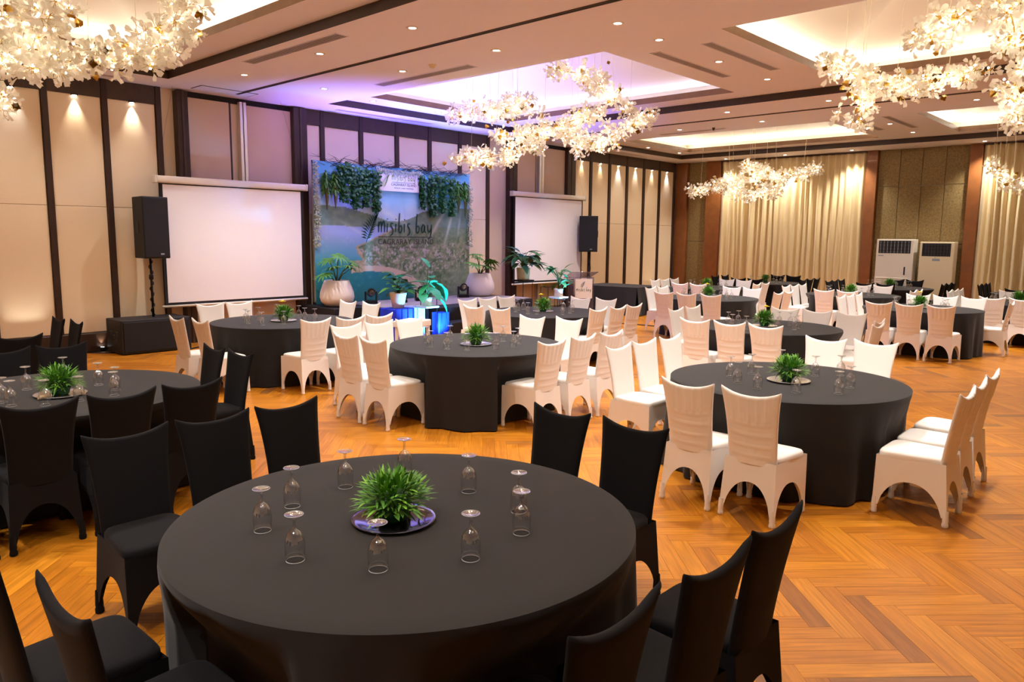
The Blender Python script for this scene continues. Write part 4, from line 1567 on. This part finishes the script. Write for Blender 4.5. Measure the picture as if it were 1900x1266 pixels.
# brush strokes as flat ribbons (handwritten words)
def stroke(mb, pts, wd, x0, z0, s_, y=0.0):
    P = [Vector((x0 + px * s_, y, z0 + pz * s_)) for px, pz in pts]
    Q = smooth_path(P, 0.012 * s_ * 10) if len(P) > 2 else P
    n = len(Q)
    v, f = [], []
    for i, p in enumerate(Q):
        t_ = (Q[min(i + 1, n - 1)] - Q[max(i - 1, 0)])
        t_ = t_.normalized() if t_.length > 1e-9 else Vector((0, 0, 1))
        nn = Vector((-t_.z, 0, t_.x))
        w_ = wd * s_ * (0.55 + 0.45 * math.sin(math.pi * min(1, (i + 0.8) / n)))
        v += [p + nn * w_, p - nn * w_]
    for i in range(n - 1):
        f.append((2 * i, 2 * i + 1, 2 * i + 3, 2 * i + 2))
    mb.add(v, f)


LET = {
    'm': ([[(0.05, 0.62), (0.02, 0.0)], [(0.03, 0.35), (0.18, 0.62), (0.24, 0.5), (0.22, 0.0)], [(0.23, 0.35), (0.40, 0.66), (0.47, 0.5), (0.46, 0.0)]], 0.62),
    'i': ([[(0.06, 0.52), (0.03, 0.0)], [(0.07, 0.76), (0.075, 0.81)]], 0.24),
    's': ([[(0.26, 0.5), (0.12, 0.54), (0.08, 0.38), (0.22, 0.2), (0.20, -0.06), (0.02, -0.2)]], 0.40),
    'b': ([[(0.12, 1.15), (0.06, 0.5), (0.05, 0.05), (0.18, 0.0), (0.28, 0.22), (0.2, 0.42), (0.07, 0.3)]], 0.42),
    'a': ([[(0.30, 0.42), (0.16, 0.5), (0.05, 0.2), (0.14, 0.0), (0.28, 0.2), (0.31, 0.44)], [(0.31, 0.44), (0.30, 0.1), (0.40, 0.0)]], 0.50),
    'y': ([[(0.05, 0.5), (0.08, 0.12), (0.20, 0.06), (0.32, 0.28)], [(0.36, 0.52), (0.32, 0.0), (0.22, -0.32), (0.02, -0.36)]], 0.50),
    ' ': ([], 0.30)}


def brush_words(s, size, wd, name, mt, parent, loc):
    mb = MB()
    x = 0
    tot = sum(LET[c][1] for c in s)
    x = -tot / 2
    for ch in s:
        for st in LET[ch][0]:
            stroke(mb, st, wd, x * size, 0, size)
        x += LET[ch][1]
    return mb.build(name, mt, parent, False, loc)


def frond_logo(size, mt, parent, loc, name='leaf_emblem'):
    mb = MB()
    rr = random.Random(5)
    spine = smooth_path([(0, 0, 0), (0.10, 0, 0.22), (0.26, 0, 0.52), (0.46, 0, 0.80)], 0.07)
    n = len(spine)
    for i, p in enumerate(spine):
        t_ = i / (n - 1)
        for sd in (0, 1):
            if sd == 0:
                a, L = R(168 - 78 * t_), 0.46 * (1 - 0.45 * t_) * (0.65 + 0.6 * min(1, t_ * 3))
            else:
                a, L = R(22 + 40 * t_), 0.34 * (1 - 0.2 * t_) * (0.6 + 0.7 * min(1, t_ * 3))
            d = Vector((math.cos(a), 0, math.sin(a)))
            q = Vector((-d.z, 0, d.x))
            bow = 0.10 * L * (1 if sd == 0 else -1)
            mid = p + d * L * 0.5 - q * bow
            tip = p + d * L
            mb.add([p * size, (mid + q * 0.036) * size, tip * size, (mid - q * 0.036) * size], [(0, 1, 2, 3)])
    mb.tube([Vector((-0.05, 0, -0.16)) * size] + [q * size for q in spine], 0.010 * size, 4)
    return mb.build(name, mt, parent, False, loc)


yb_ = -0.034
lw = brush_words('misibis bay', 0.36, 0.058, 'brush_lettering', 'print_green', bd, (0.20, yb_, 2.02))
MB().box(-0.57, 0.94, yb_ - 0.001, yb_ + 0.001, 1.915, 1.932).build('underline', 'print_grey', bd)
link('lettering', text_mesh('CAGRARAY ISLAND', 0.165, 0.001, spacing=1.08), bd, (0.20, yb_, 1.765), (R(90), 0, 0))
link('small_lettering', text_mesh('BACACAY, ALBAY, PHILIPPINES', 0.062, 0.001, spacing=1.25), bd, (0.20, yb_, 1.675), (R(90), 0, 0))
frond_logo(0.52, 'print_green', bd, (-0.86, yb_, 1.88))

# hanging sign
sg = thing('hanging_sign', 'white sign board with leaf emblem tucked under the backdrop garland', 'sign', (10.52, BY - 0.07, 0))
MB().bbox(-0.545, 0.545, -0.012, 0.012, 2.89, 3.27, 0.004, seg=1).build('board', 'board_white', sg)
brush_words('misibis bay', 0.155, 0.05, 'brush_lettering', 'print_lime', sg, (0.12, -0.0135, 3.13))
MB().box(-0.20, 0.44, -0.014, -0.0125, 3.082, 3.089).build('underline', 'print_grey', sg)
link('lettering', text_mesh('CAGRARAY ISLAND', 0.078, 0.001), sg, (0.12, -0.0135, 3.012), (R(90), 0, 0))
link('small_lettering', text_mesh('BACACAY, ALBAY, PHILIPPINES', 0.032, 0.001, spacing=1.2), sg, (0.12, -0.0135, 2.955), (R(90), 0, 0))
frond_logo(0.24, 'print_lime', sg, (-0.42, -0.0135, 2.98))


# ------------------------------------------------------------------ backdrop greenery
def leaf_quad(mb, p, d, nrm, L, W, m=0):
    d = Vector(d).normalized()
    s_ = d.cross(Vector(nrm)).normalized()
    up_ = s_.cross(d)
    p = Vector(p)
    mb.add([p, p + d * L * 0.35 + s_ * W * 0.5 + up_ * W * 0.12, p + d * L * 0.75 + s_ * W * 0.36 + up_ * W * 0.1, p + d * L, p + d * L * 0.75 - s_ * W * 0.36 + up_ * W * 0.1, p + d * L * 0.35 - s_ * W * 0.5 + up_ * W * 0.12, p + d * L * 0.5],
           [(0, 1, 6), (1, 2, 6), (2, 3, 6), (3, 4, 6), (4, 5, 6), (5, 0, 6)], m)


def ivy(x, z1, z0, wd, seed, label, mt='leaf_dark', size=0.10, dens=1.0, group='ivy strands on the backdrop'):
    rr = random.Random(seed)
    t = thing('ivy_strand', label, 'ivy', (x, BY - 0.05, 0), 0, group)
    mb, st = MB(), MB()
    n = int((z1 - z0) * wd / (size * size) * 8.0 * dens)
    for k in range(n):
        f = rr.random()
        z = z1 - (z1 - z0) * f
        px = rr.uniform(-wd / 2, wd / 2) * (1 - 0.45 * f)
        d = Vector((rr.uniform(-0.7, 0.7), -0.35 + rr.uniform(-0.2, 0.1), rr.uniform(-1.2, 0.1)))
        leaf_quad(mb, (px, -rr.uniform(0.0, 0.10), z), d, (rr.uniform(-.4, .4), -1, rr.uniform(0, .6)), size * rr.uniform(0.75, 1.2), size * rr.uniform(0.7, 1.0))
    st.tube([(0, 0, z1), (rr.uniform(-.04, .04), -0.02, (z0 + z1) / 2), (0, -0.02, z0 + 0.05)], 0.004, 5)
    mb.build('foliage', mt, t)
    st.build('stem', 'stem_green', t)


for k, (x, z1, z0, wd) in enumerate(((9.06, 3.38, 2.64, 0.28), (9.34, 3.34, 2.52, 0.28), (9.61, 3.32, 2.56, 0.28), (9.86, 3.30, 2.44, 0.24))):
    ivy(x, z1, z0, wd, 30 + k, 'dark ivy strand, %s from the sign on its subwoofer side' % ORD[3 - k], size=0.078)
for k, (x, z1, z0, wd) in enumerate(((11.14, 3.28, 2.56, 0.2), (11.42, 3.30, 2.42, 0.28), (11.72, 3.30, 2.50, 0.26), (12.0, 3.28, 2.44, 0.22))):
    ivy(x, z1, z0, wd, 40 + k, 'dark ivy strand, %s from the sign on its lectern side' % ORD[k], size=0.078)
for k, (x, s_) in enumerate(((8.66, 1.0), (8.86, 0.95), (12.22, 0.95), (12.44, 1.1))):
    rr = random.Random(60 + k)
    t = thing('hanging_fern', 'hanging fern with a long pointed tail, %s backdrop corner, %s one' % ('subwoofer-side' if k < 2 else 'lectern-side', ('outer', 'inner', 'inner', 'outer')[k]), 'fern', (x, BY - 0.06, 3.24), 0, 'hanging ferns on the backdrop')
    mb = MB()
    for q in range(120):
        a = rr.uniform(0, 6.28)
        z = -rr.uniform(0.05, 0.42)
        d = Vector((math.cos(a), -abs(math.sin(a)) * 0.6, rr.uniform(-0.5, 0.6)))
        blade(mb, (0, -0.03, z), d, rr.uniform(0.10, 0.18), 0.042, 0.5)
    mb.build('foliage', 'leaf_green', t)
    MB().tube([(0, -0.03, -0.02), (0.01, -0.04, -0.36), (0.02, -0.04, -0.55), (0.01, -0.04, -0.80 * s_)], [0.012, 0.05, 0.04, 0.004], 9).build('tail', 'fern_tail', t, True)
rr = random.Random(77)
t = thing('twig_garland', 'tangled dark twig garland along the top of the backdrop', 'garland', (0, BY - 0.02, 0))
for part in range(6):
    mb = MB()
    x0 = 8.75 + part * 0.64
    for k in range(22):
        x = x0 + rr.uniform(0, 0.62)
        sgn = rr.choice((-1, 1))
        L = rr.uniform(0.25, 0.55)
        z = 3.34 + rr.uniform(-0.04, 0.06)
        mb.tube([(x, rr.uniform(-.04, .02), z), (x + sgn * L * 0.5, rr.uniform(-.06, .02), z + rr.uniform(0.02, 0.12)), (x + sgn * L, rr.uniform(-.06, .02), z + rr.uniform(0.0, 0.2))], [0.005, 0.004, 0.0015], 4, 0, False)
    mb.build('twig_bundle', 'twig', t)


def garland(pts, n, label, seed, sz=0.055):
    rr = random.Random(seed)
    t = thing('leaf_garland', label, 'garland', (0, BY - 0.045, 0), 0, 'pale leaf garlands on the backdrop')
    path = smooth_path([(x, 0, z) for x, z in pts], 0.05)
    mb = MB()
    for k in range(n):
        p = rr.choice(path)
        leaf_quad(mb, (p.x + rr.uniform(-.05, .05), -rr.uniform(0, .05), p.z + rr.uniform(-.05, .05)), (rr.uniform(-1, 1), -.3, rr.uniform(-1, .4)), (rr.uniform(-.4, .4), -1, rr.uniform(-.3, .5)), sz * rr.uniform(.8, 1.3), sz * .45)
    mb.build('foliage', 'garland_leaf', t)
    MB().tube(path, 0.006, 5).build('stem', 'stem_green', t)


garland([(9.95, 3.33), (10.3, 3.30), (10.7, 3.28), (11.1, 3.30)], 420, 'pale leaf garland draped over the hanging sign', 1)
garland([(8.45, 3.36), (8.44, 2.9), (8.46, 2.4), (8.43, 1.75)], 420, 'pale leaf garland down the subwoofer-side edge of the backdrop', 2)
garland([(12.62, 3.18), (12.64, 2.7), (12.62, 2.2), (12.63, 1.75)], 240, 'pale leaf garland down the lectern-side edge of the backdrop', 3)


# ------------------------------------------------------------------ potted plants
def fan_leaf_mesh(seed, n, L, W, droop, mt, spreadA=5.4, lift=0.35):
    rr = random.Random(seed)
    mb = MB()
    for k in range(n):
        a = -spreadA / 2 + spreadA * k / (n - 1) + rr.uniform(-.05, .05)
        blade(mb, (0, 0, 0), (math.cos(a), math.sin(a), lift + rr.uniform(-.1, .1)), L * rr.uniform(.85, 1.1) * (0.75 + 0.25 * math.cos(a)), W, droop)
    return mb.mesh('frond', mt)


def broad_leaf_mesh(L, W, mt, notch=0.0):
    mb = MB()
    prof = [(0, 0.02), (0.12, 0.62), (0.32, 1.0), (0.6, 0.82), (0.85, 0.38), (1.0, 0.02)]
    v, f = [], []
    for t_, w_ in prof:
        for s_ in (-1, 0, 1):
            v.append((s_ * W * w_ / 2, L * t_ - (notch * L * abs(s_) if t_ < 0.2 else 0), 0.06 * L * s_ * s_ * w_ - 0.25 * L * t_ * t_))
    for j in range(len(prof) - 1):
        for k in range(2):
            a = j * 3 + k
            f.append((a, a + 1, a + 4, a + 3))
    mb.add(v, f)
    return mb.mesh('leaf', mt, True)


def pot(loc, prof, mt, label, rim_soil, n=32):
    t = thing('potted_plant', label, 'plant', loc)
    MB().lathe(prof, n).build('planter', mt, t, True)
    MB().lathe([(0.0, rim_soil[1]), (rim_soil[0], rim_soil[1])], n).build('soil', 'soil', t)
    return t


egg = [(0.0, 0.0), (0.16, 0.0), (0.22, 0.02), (0.29, 0.09), (0.315, 0.18), (0.305, 0.28), (0.265, 0.40), (0.225, 0.50), (0.215, 0.505), (0.205, 0.495), (0.235, 0.40), (0.24, 0.3)]
potL = pot((8.56, 12.62, 0.56), [(r_ * 1.06, z * 1.02) for r_, z in egg], 'white_pot', 'fan-leaved plant in a large white egg-shaped planter beside the larger screen', (0.235, 0.44))
potR = pot((12.5, 12.62, 0.565), [(r_ * 1.1, z * 1.06) for r_, z in egg], 'white_pot', 'fan-leaved plant in a large white egg-shaped planter at the lectern end of stage', (0.245, 0.45))


def potted_fans(t, z0, stems, mt, seed, n=13, L=0.24, W=0.04):
    rr = random.Random(seed)
    mes = [fan_leaf_mesh(seed + k, n, L, W, 0.5, mt) for k in range(3)]
    for k, (dx, dy, dz) in enumerate(stems):
        MB().tube([(0, 0, z0), (dx * 0.4, dy * 0.4, z0 + dz * 0.6), (dx, dy, z0 + dz)], [0.014, 0.010, 0.007], 6).build('stem', 'stem_green', t, True)
        link('frond', mes[k % 3], t, (dx, dy, z0 + dz), (rr.uniform(-.35, .35), rr.uniform(-.2, .5), math.atan2(dy, dx)))
    return t


potted_fans(potL, 0.44, [(-0.34, -0.12, 0.20), (0.30, -0.1, 0.42), (0.02, -0.05, 0.55), (-0.10, 0.1, 0.46), (0.42, 0.1, 0.30), (-0.22, -0.2, 0.32), (0.12, -.25, 0.36)], 'leaf_green', 5, 17, 0.32, 0.045)
potted_fans(potR, 0.455, [(-0.12, -0.02, 0.52), (0.32, -0.02, 0.36), (-0.38, -0.2, 0.30), (0.08, 0.1, 0.42), (0.40, 0.1, 0.22), (-0.05, -.2, 0.24)], 'leaf_green', 9, 14, 0.30, 0.06)


def leafy(t, z0, leaves, me_list, stem_r=0.008):
    for k, (dx, dy, dz, yaw, pit, s_) in enumerate(leaves):
        MB().tube([(0, 0, z0), (dx * 0.3, dy * 0.3, z0 + dz * 0.7), (dx, dy, z0 + dz)], [stem_r, stem_r * .8, stem_r * .6], 6).build('stem', 'stem_green', t, True)
        link('leaf', me_list[k % len(me_list)], t, (dx, dy, z0 + dz), (pit, 0, yaw), s_)
    return t


rub = broad_leaf_mesh(0.25, 0.15, 'leaf_green')
rub2 = broad_leaf_mesh(0.25, 0.15, 'leaf_dark')
rr = random.Random(4)
LV = []
for k in range(32):
    a = rr.uniform(0, 6.28)
    h = 0.02 + 0.38 * k / 31
    rd = 0.14 * (1 - h * 1.6) + 0.03
    LV.append((rd * math.cos(a), rd * math.sin(a), h, a - math.pi / 2, rr.uniform(-0.2, 0.6), rr.uniform(0.8, 1.15)))
# draped stand group in front of the stage, blue light put into cloth colour
t = thing('draped_box', 'square blue-lit draped box carrying the beige planter', 'plinth', (8.94, 11.22, 0))
MB().bbox(-0.24, 0.24, -0.22, 0.22, 0, 0.60, 0.012).build('box', 'blue_lit_drape', t)
for x in (-0.2, -0.07, 0.07, 0.2):
    MB().tube([(x, -0.226, 0.0), (x, -0.228, 0.3), (x, -0.226, 0.6)], 0.008, 6).build('fold', 'blue_lit_drape', t, True)
potB = pot((8.96, 11.22, 0.60), [(0.0, 0), (0.10, 0.0), (0.11, 0.01), (0.16, 0.27), (0.163, 0.29), (0.15, 0.29), (0.14, 0.2)], 'beige_pot', 'rounded-leaf plant in a tapered beige planter on the blue-lit draped box', (0.145, 0.24))
leafy(potB, 0.24, LV, [rub, rub2])
t = thing('draped_box', 'pale crumpled satin box lit blue beside the wire stand', 'plinth', (9.36, 11.28, 0))
MB().bbox(-0.15, 0.15, -0.2, 0.2, 0, 0.60, 0.02, seg=3).build('box', 'blue_lit_satin', t)


def wire_stand(loc, wx, wy, h, label, plate=True, top='white_plastic'):
    t = thing('wire_stand', label, 'plant stand', loc)
    for sx in (-1, 1):
        for sy in (-1, 1):
            MB().tube([(sx * wx, sy * wy, 0), (sx * wx, sy * wy, h)], 0.008, 6).build('leg', 'black_metal', t, True)
    for z in (0.03, h):
        MB().tube([(-wx, -wy, z), (wx, -wy, z), (wx, wy, z), (-wx, wy, z), (-wx, -wy, z)], 0.008, 6).build('frame_ring', 'black_metal', t, True)
    if plate:
        MB().bbox(-wx - 0.03, wx + 0.03, -wy - 0.03, wy + 0.03, h, h + 0.035, 0.008).build('top_board', top, t)
    return t


wire_stand((9.42, 10.92, 0), 0.13, 0.13, 0.60, 'black wire stand with white top holding the blue-lit plant')
potC = pot((9.42, 10.92, 0.636), [(0, 0), (0.085, 0), (0.09, 0.01), (0.085, 0.10), (0.095, 0.15), (0.085, 0.155), (0.075, 0.12)], 'white_pot', 'arrow-leaf plant glowing blue and green in a small white pot before the stage', (0.075, 0.12))
arr = broad_leaf_mesh(0.36, 0.24, 'leaf_tropic', 0.3)
LA = [(0.02, 0.0, 0.66, 0.2, 0.9, 0.6), (-0.14, -.04, 0.34, 0.7, 0.1, 1.0), (0.05, -0.02, 0.36, -1.0, -0.2, 1.0), (0.30, 0.0, 0.24, -1.3, -0.7, 1.05), (-0.12, -0.10, 0.26, 1.6, -0.6, 0.7),
      (0.20, -0.1, 0.02, -2.0, -0.8, 0.9), (-0.2, -0.12, 0.12, 2.4, -0.3, 0.8), (0.0, -0.14, 0.2, 3.0, -0.4, 0.9), (0.16, 0.06, 0.42, -0.6, 0.2, 0.8)]
leafy(potC, 0.114, LA, [arr], 0.010)
wire_stand((9.68, 11.18, 0), 0.11, 0.11, 0.84, 'taller empty black wire stand behind the blue-lit panel', False)
t = thing('blue_lit_panel', 'flat blue-lit draped panel standing beside the stage steps', 'panel', (9.70, 10.86, 0))
MB().bbox(-0.14, 0.14, -0.10, 0.10, 0, 0.50, 0.012).build('panel_box', 'blue_lit_drape', t)
for x in (-0.06, 0.06):
    MB().tube([(x, -0.104, 0.0), (x, -0.106, 0.5)], 0.006, 6).build('fold', 'blue_lit_drape', t, True)


# moving-head lights on the stage
def moving_head(x, y, z, label, rz=0.0):
    t = thing('stage_light', label, 'stage light', (x, y, z), rz, 'moving-head lights on the stage')
    MB().bbox(-0.12, 0.12, -0.10, 0.10, 0, 0.07, 0.012).build('base', 'black_metal', t)
    for s_ in (-1, 1):
        MB().bbox(s_ * 0.11 - 0.018, s_ * 0.11 + 0.018, -0.04, 0.04, 0.07, 0.25, 0.01).build('yoke_arm', 'speaker_body', t)
    MB().lathe([(0.0, -0.10), (0.05, -0.10), (0.075, -0.05), (0.08, 0.06), (0.085, 0.09), (0.07, 0.09), (0.06, 0.07), (0.0, 0.07)], 18).build('head', 'speaker_body', t, True, (0, 0, 0.22), (R(75), 0, 0))
    MB().lathe([(0.0, 0.002), (0.05, 0.0)], 18).build('lens', 'glass', t, True, (0, -0.08, 0.245), (R(75), 0, 0))


for k, (x, y) in enumerate(((9.38, 12.62), (10.02, 12.45), (10.60, 12.5), (11.95, 12.6))):
    moving_head(x, y, 0.565, 'black moving-head light on the stage, %s counted from the larger screen' % ORD[k], R(-30))

# plant group by the second screen
wire_stand((13.50, 12.15, 0), 0.17, 0.15, 0.90, 'tall black wire stand holding the gold planter', True, 'black_metal')
potD = pot((13.50, 12.15, 0.937), [(0, 0), (0.14, 0), (0.145, 0.01), (0.165, 0.28), (0.155, 0.285), (0.145, 0.2)], 'gold_pot', 'dark teal leafy plant in a worn gold planter before the smaller-looking screen', (0.15, 0.25))
rr = random.Random(14)
teal = broad_leaf_mesh(0.38, 0.16, 'leaf_teal')
teal2 = broad_leaf_mesh(0.34, 0.14, 'leaf_dark')
LV = []
for k in range(52):
    a = rr.uniform(0, 6.28)
    h = rr.uniform(0.04, 0.42)
    rd = rr.uniform(0.08, 0.32)
    LV.append((rd * math.cos(a), rd * math.sin(a), h, a - math.pi / 2 + rr.uniform(-.4, .4), rr.uniform(-0.5, 0.6), rr.uniform(0.8, 1.25)))
leafy(potD, 0.253, LV, [teal, teal2])
wire_stand((13.93, 11.40, 0), 0.14, 0.14, 0.52, 'low wire stand with white top beside the lectern')
potE = pot((13.93, 11.40, 0.556), [(0, 0), (0.10, 0), (0.105, 0.01), (0.10, 0.12), (0.115, 0.18), (0.10, 0.185), (0.09, 0.14)], 'white_pot', 'slim-leaf plant lit blue and green in a white pot beside the lectern', (0.09, 0.14))
LV = []
for k in range(24):
    a = rr.uniform(0, 6.28)
    h = rr.uniform(0.05, 0.55)
    rd = rr.uniform(0.06, 0.24)
    LV.append((rd * math.cos(a), rd * math.sin(a), h, a - math.pi / 2 + rr.uniform(-.4, .4), rr.uniform(-0.4, 0.8), rr.uniform(0.6, 1.0)))
leafy(potE, 0.144, LV, [broad_leaf_mesh(0.30, 0.13, 'leaf_tropic'), teal2])
wire_stand((14.22, 11.98, 0), 0.12, 0.12, 0.74, 'empty square wire frame beside the lectern', False)
t = thing('draped_box', 'blue-lit satin drape heap on the floor at the lectern plants', 'plinth', (13.30, 11.16, 0))
MB().bbox(-0.28, 0.28, -0.2, 0.2, 0, 0.34, 0.05, seg=3).build('box', 'blue_lit_satin', t, True)
MB().bbox(0.29, 0.40, -0.18, 0.18, 0, 0.30, 0.02).build('side_fold', 'blue_lit_drape', t)

# ------------------------------------------------------------------ lectern
lc = thing('lectern', 'clear lilac acrylic lectern with a white name board', 'lectern', (14.92, 11.5, 0), R(-28))
for s_ in (-1, 1):
    MB().bbox(s_ * 0.27 - 0.008, s_ * 0.27 + 0.008, -0.16, 0.16, 0.03, 0.98, 0.003, seg=1).build('side_sheet', 'acrylic', lc)
MB().bbox(-0.26, 0.26, -0.15, -0.135, 0.03, 0.98, 0.003, seg=1).build('front_sheet', 'acrylic', lc)
MB().bbox(-0.26, 0.26, -0.12, 0.14, 0.48, 0.495, 0.003, seg=1).build('shelf', 'acrylic', lc)
MB().bbox(-0.32, 0.32, -0.22, 0.22, 0.0, 0.03, 0.006).build('base', 'acrylic', lc)
tp = MB().bbox(-0.36, 0.36, -0.26, 0.26, -0.008, 0.008, 0.004, seg=1).build('reading_top', 'acrylic', lc, False, (0, 0.02, 1.03), (R(-18), 0, 0))
bdn = MB().bbox(-0.23, 0.23, -0.172, -0.158, 0.46, 0.94, 0.004, seg=1).build('name_board', 'board_white', lc)
for x in (-0.19, 0.19):
    for z in (0.51, 0.89):
        MB().lathe([(0.0, 0.006), (0.010, 0.004), (0.012, 0)], 10).build('standoff', 'aluminium', bdn, True, (x, -0.172, z), (R(90), 0, 0))
brush_words('misibis bay', 0.095, 0.055, 'brush_lettering', 'print_green', bdn, (0, -0.1735, 0.64))
frond_logo(0.13, 'print_green', bdn, (-0.05, -0.1735, 0.74))

# ------------------------------------------------------------------ draped side table
t = thing('draped_side_table', 'rectangular table fully draped in black below the panelled corner wall', 'table', (16.5, 11.42, 0), R(4))


def drape(u, v):
    per = 4
    W_, D_ = 0.62, 0.85
    s_ = u * per
    k = int(min(3, s_))
    q = s_ - k
    cs_ = [(-W_, -D_), (W_, -D_), (W_, D_), (-W_, D_)]
    a, b = cs_[k], cs_[(k + 1) % 4]
    x, y = a[0] + (b[0] - a[0]) * q, a[1] + (b[1] - a[1]) * q
    nx, ny = [(0, -1), (1, 0), (0, 1), (-1, 0)][k]
    d = 0.02 * v * (math.sin(u * 60) + 0.6 * math.sin(u * 97 + 1)) + 0.03 * v
    e = 0.05 * v * math.exp(-(min(q, 1 - q) / 0.08) ** 2)
    return (x + nx * (d + e), y + ny * (d + e), 0.72 * (1 - v) + 0.01 * v)


mb = MB().grid(drape, 96, 8)
mb.add([(-0.62, -0.85, 0.72), (0.62, -0.85, 0.72), (0.62, 0.85, 0.72), (-0.62, 0.85, 0.72)], [(0, 1, 2, 3)])
mb.build('tablecloth', 'table_linen', t, False)

# ------------------------------------------------------------------ low white table between chairs
t = thing('low_table', 'low white box table standing behind the chairs before the blue-lit drapes', 'table', (7.46, 9.0, 0), R(20))
MB().bbox(-0.24, 0.24, -0.20, 0.20, 0.56, 0.66, 0.015).build('top', 'board_white', t)
for x in (-0.2, 0.2):
    for y in (-0.16, 0.16):
        MB().box(x - 0.02, x + 0.02, y - 0.02, y + 0.02, 0, 0.56).build('leg', 'board_white', t)
MB().box(-0.2, 0.2, -0.15, 0.15, 0.2, 0.22).build('shelf', 'driftwood', t)

# ------------------------------------------------------------------ air conditioners
for k, (y0, y1, h, mt) in enumerate(((5.98, 6.93, 1.98, 'white_plastic'), (5.02, 5.84, 1.92, 'cream_plastic'))):
    c = (y0 + y1) / 2
    hw_ = (y1 - y0) / 2
    t = thing('air_conditioner', ('white floor-standing air conditioner with ribbed lower front', 'cream floor-standing air conditioner with plain front beside the other unit')[k], 'air conditioner', (22.42, c, 0), -math.pi / 2)
    MB().bbox(-hw_, hw_, -0.18, 0.18, 0, h, 0.02).build('cabinet', mt, t)
    MB().bbox(-hw_ + 0.06, hw_ - 0.08, -0.188, -0.17, h - 0.38, h - 0.04, 0.008).build('outlet', 'dark_vent', t)
    for q in range(9):
        x = -hw_ + 0.11 + q * (2 * hw_ - 0.24) / 8
        MB().box(x - 0.006, x + 0.006, -0.194, -0.187, h - 0.37, h - 0.05).build('vane', 'grey_print' if k == 0 else 'black_metal', t)
    for q in range(3):
        z = h - 0.12 - q * 0.09
        MB().box(-hw_ + 0.07, hw_ - 0.09, -0.196, -0.192, z - 0.004, z + 0.004).build('louvre', 'black_metal', t)
    if k == 0:
        MB().bbox(hw_ - 0.22, hw_ - 0.18, -0.186, -0.176, 1.02, 1.24, 0.004).build('handle', 'dark_vent', t)
        for q in range(14):
            z = 0.12 + q * 0.06
            MB().bbox(-hw_ + 0.04, hw_ - 0.10, -0.192, -0.178, z, z + 0.04, 0.006).build('rib', mt, t)
        MB().box(-hw_ + 0.06, -hw_ + 0.20, -0.184, -0.179, h - 0.46, h - 0.435).build('badge', 'grey_print', t)
    else:
        MB().box(-0.09, 0.09, -0.184, -0.179, h - 0.50, h - 0.44).build('badge', 'grey_print', t)
        MB().box(-0.03, -0.015, -0.184, -0.179, h - 0.42, h - 0.405).build('indicator', 'dark_vent', t)
        MB().bbox(-hw_ + 0.005, hw_ - 0.005, -0.184, -0.175, 0.02, 0.72, 0.004).build('lower_panel', 'cream_plastic', t)

# ------------------------------------------------------------------ loose cables
o = MB().tube(smooth_path([(14.0, 10.75, 0.012), (14.2, 10.2, 0.012), (14.35, 9.6, 0.012), (14.42, 8.95, 0.012)], 0.08), 0.011, 6).build('cable', 'black_metal', None, True)
tag(o, 'black cable lying on the floor from the lectern toward the tables', 'cable')
o = MB().tube(smooth_path([(5.55, 12.6, 0.012), (5.9, 12.75, 0.012), (6.3, 12.55, 0.012), (6.9, 12.7, 0.012)], 0.08), 0.011, 6).build('cable', 'black_metal', None, True)
tag(o, 'black cable on the floor below the larger projection screen', 'cable')

# ------------------------------------------------------------------ stage lighting: blue and purple beams
for x, y, z, d, pw, c, sz in ((9.38, 12.15, 0.95, (-0.06, -0.05, 1), 650, (0.32, 0.22, 1.0), 78), (10.6, 12.0, 0.95, (0.02, -0.10, 1), 800, (0.10, 0.14, 1.0), 76),
                              (11.95, 12.1, 0.95, (0.14, -0.20, 1), 650, (0.28, 0.24, 1.0), 80)):
    light('SPOT', 'moving_head_beam', (x, y, z), pw, c, d, spot_size=R(sz), spot_blend=1.0, shadow_soft_size=0.05)
light('SPOT', 'blue_par', (9.45, 10.30, 0.06), 240, (0.08, 0.42, 1.0), (0.05, 0.75, 0.8), spot_size=R(95), spot_blend=0.7, shadow_soft_size=0.04)
light('SPOT', 'blue_par', (13.80, 10.85, 0.06), 150, (0.08, 0.42, 1.0), (0.02, 0.5, 0.9), spot_size=R(62), spot_blend=0.7, shadow_soft_size=0.04)
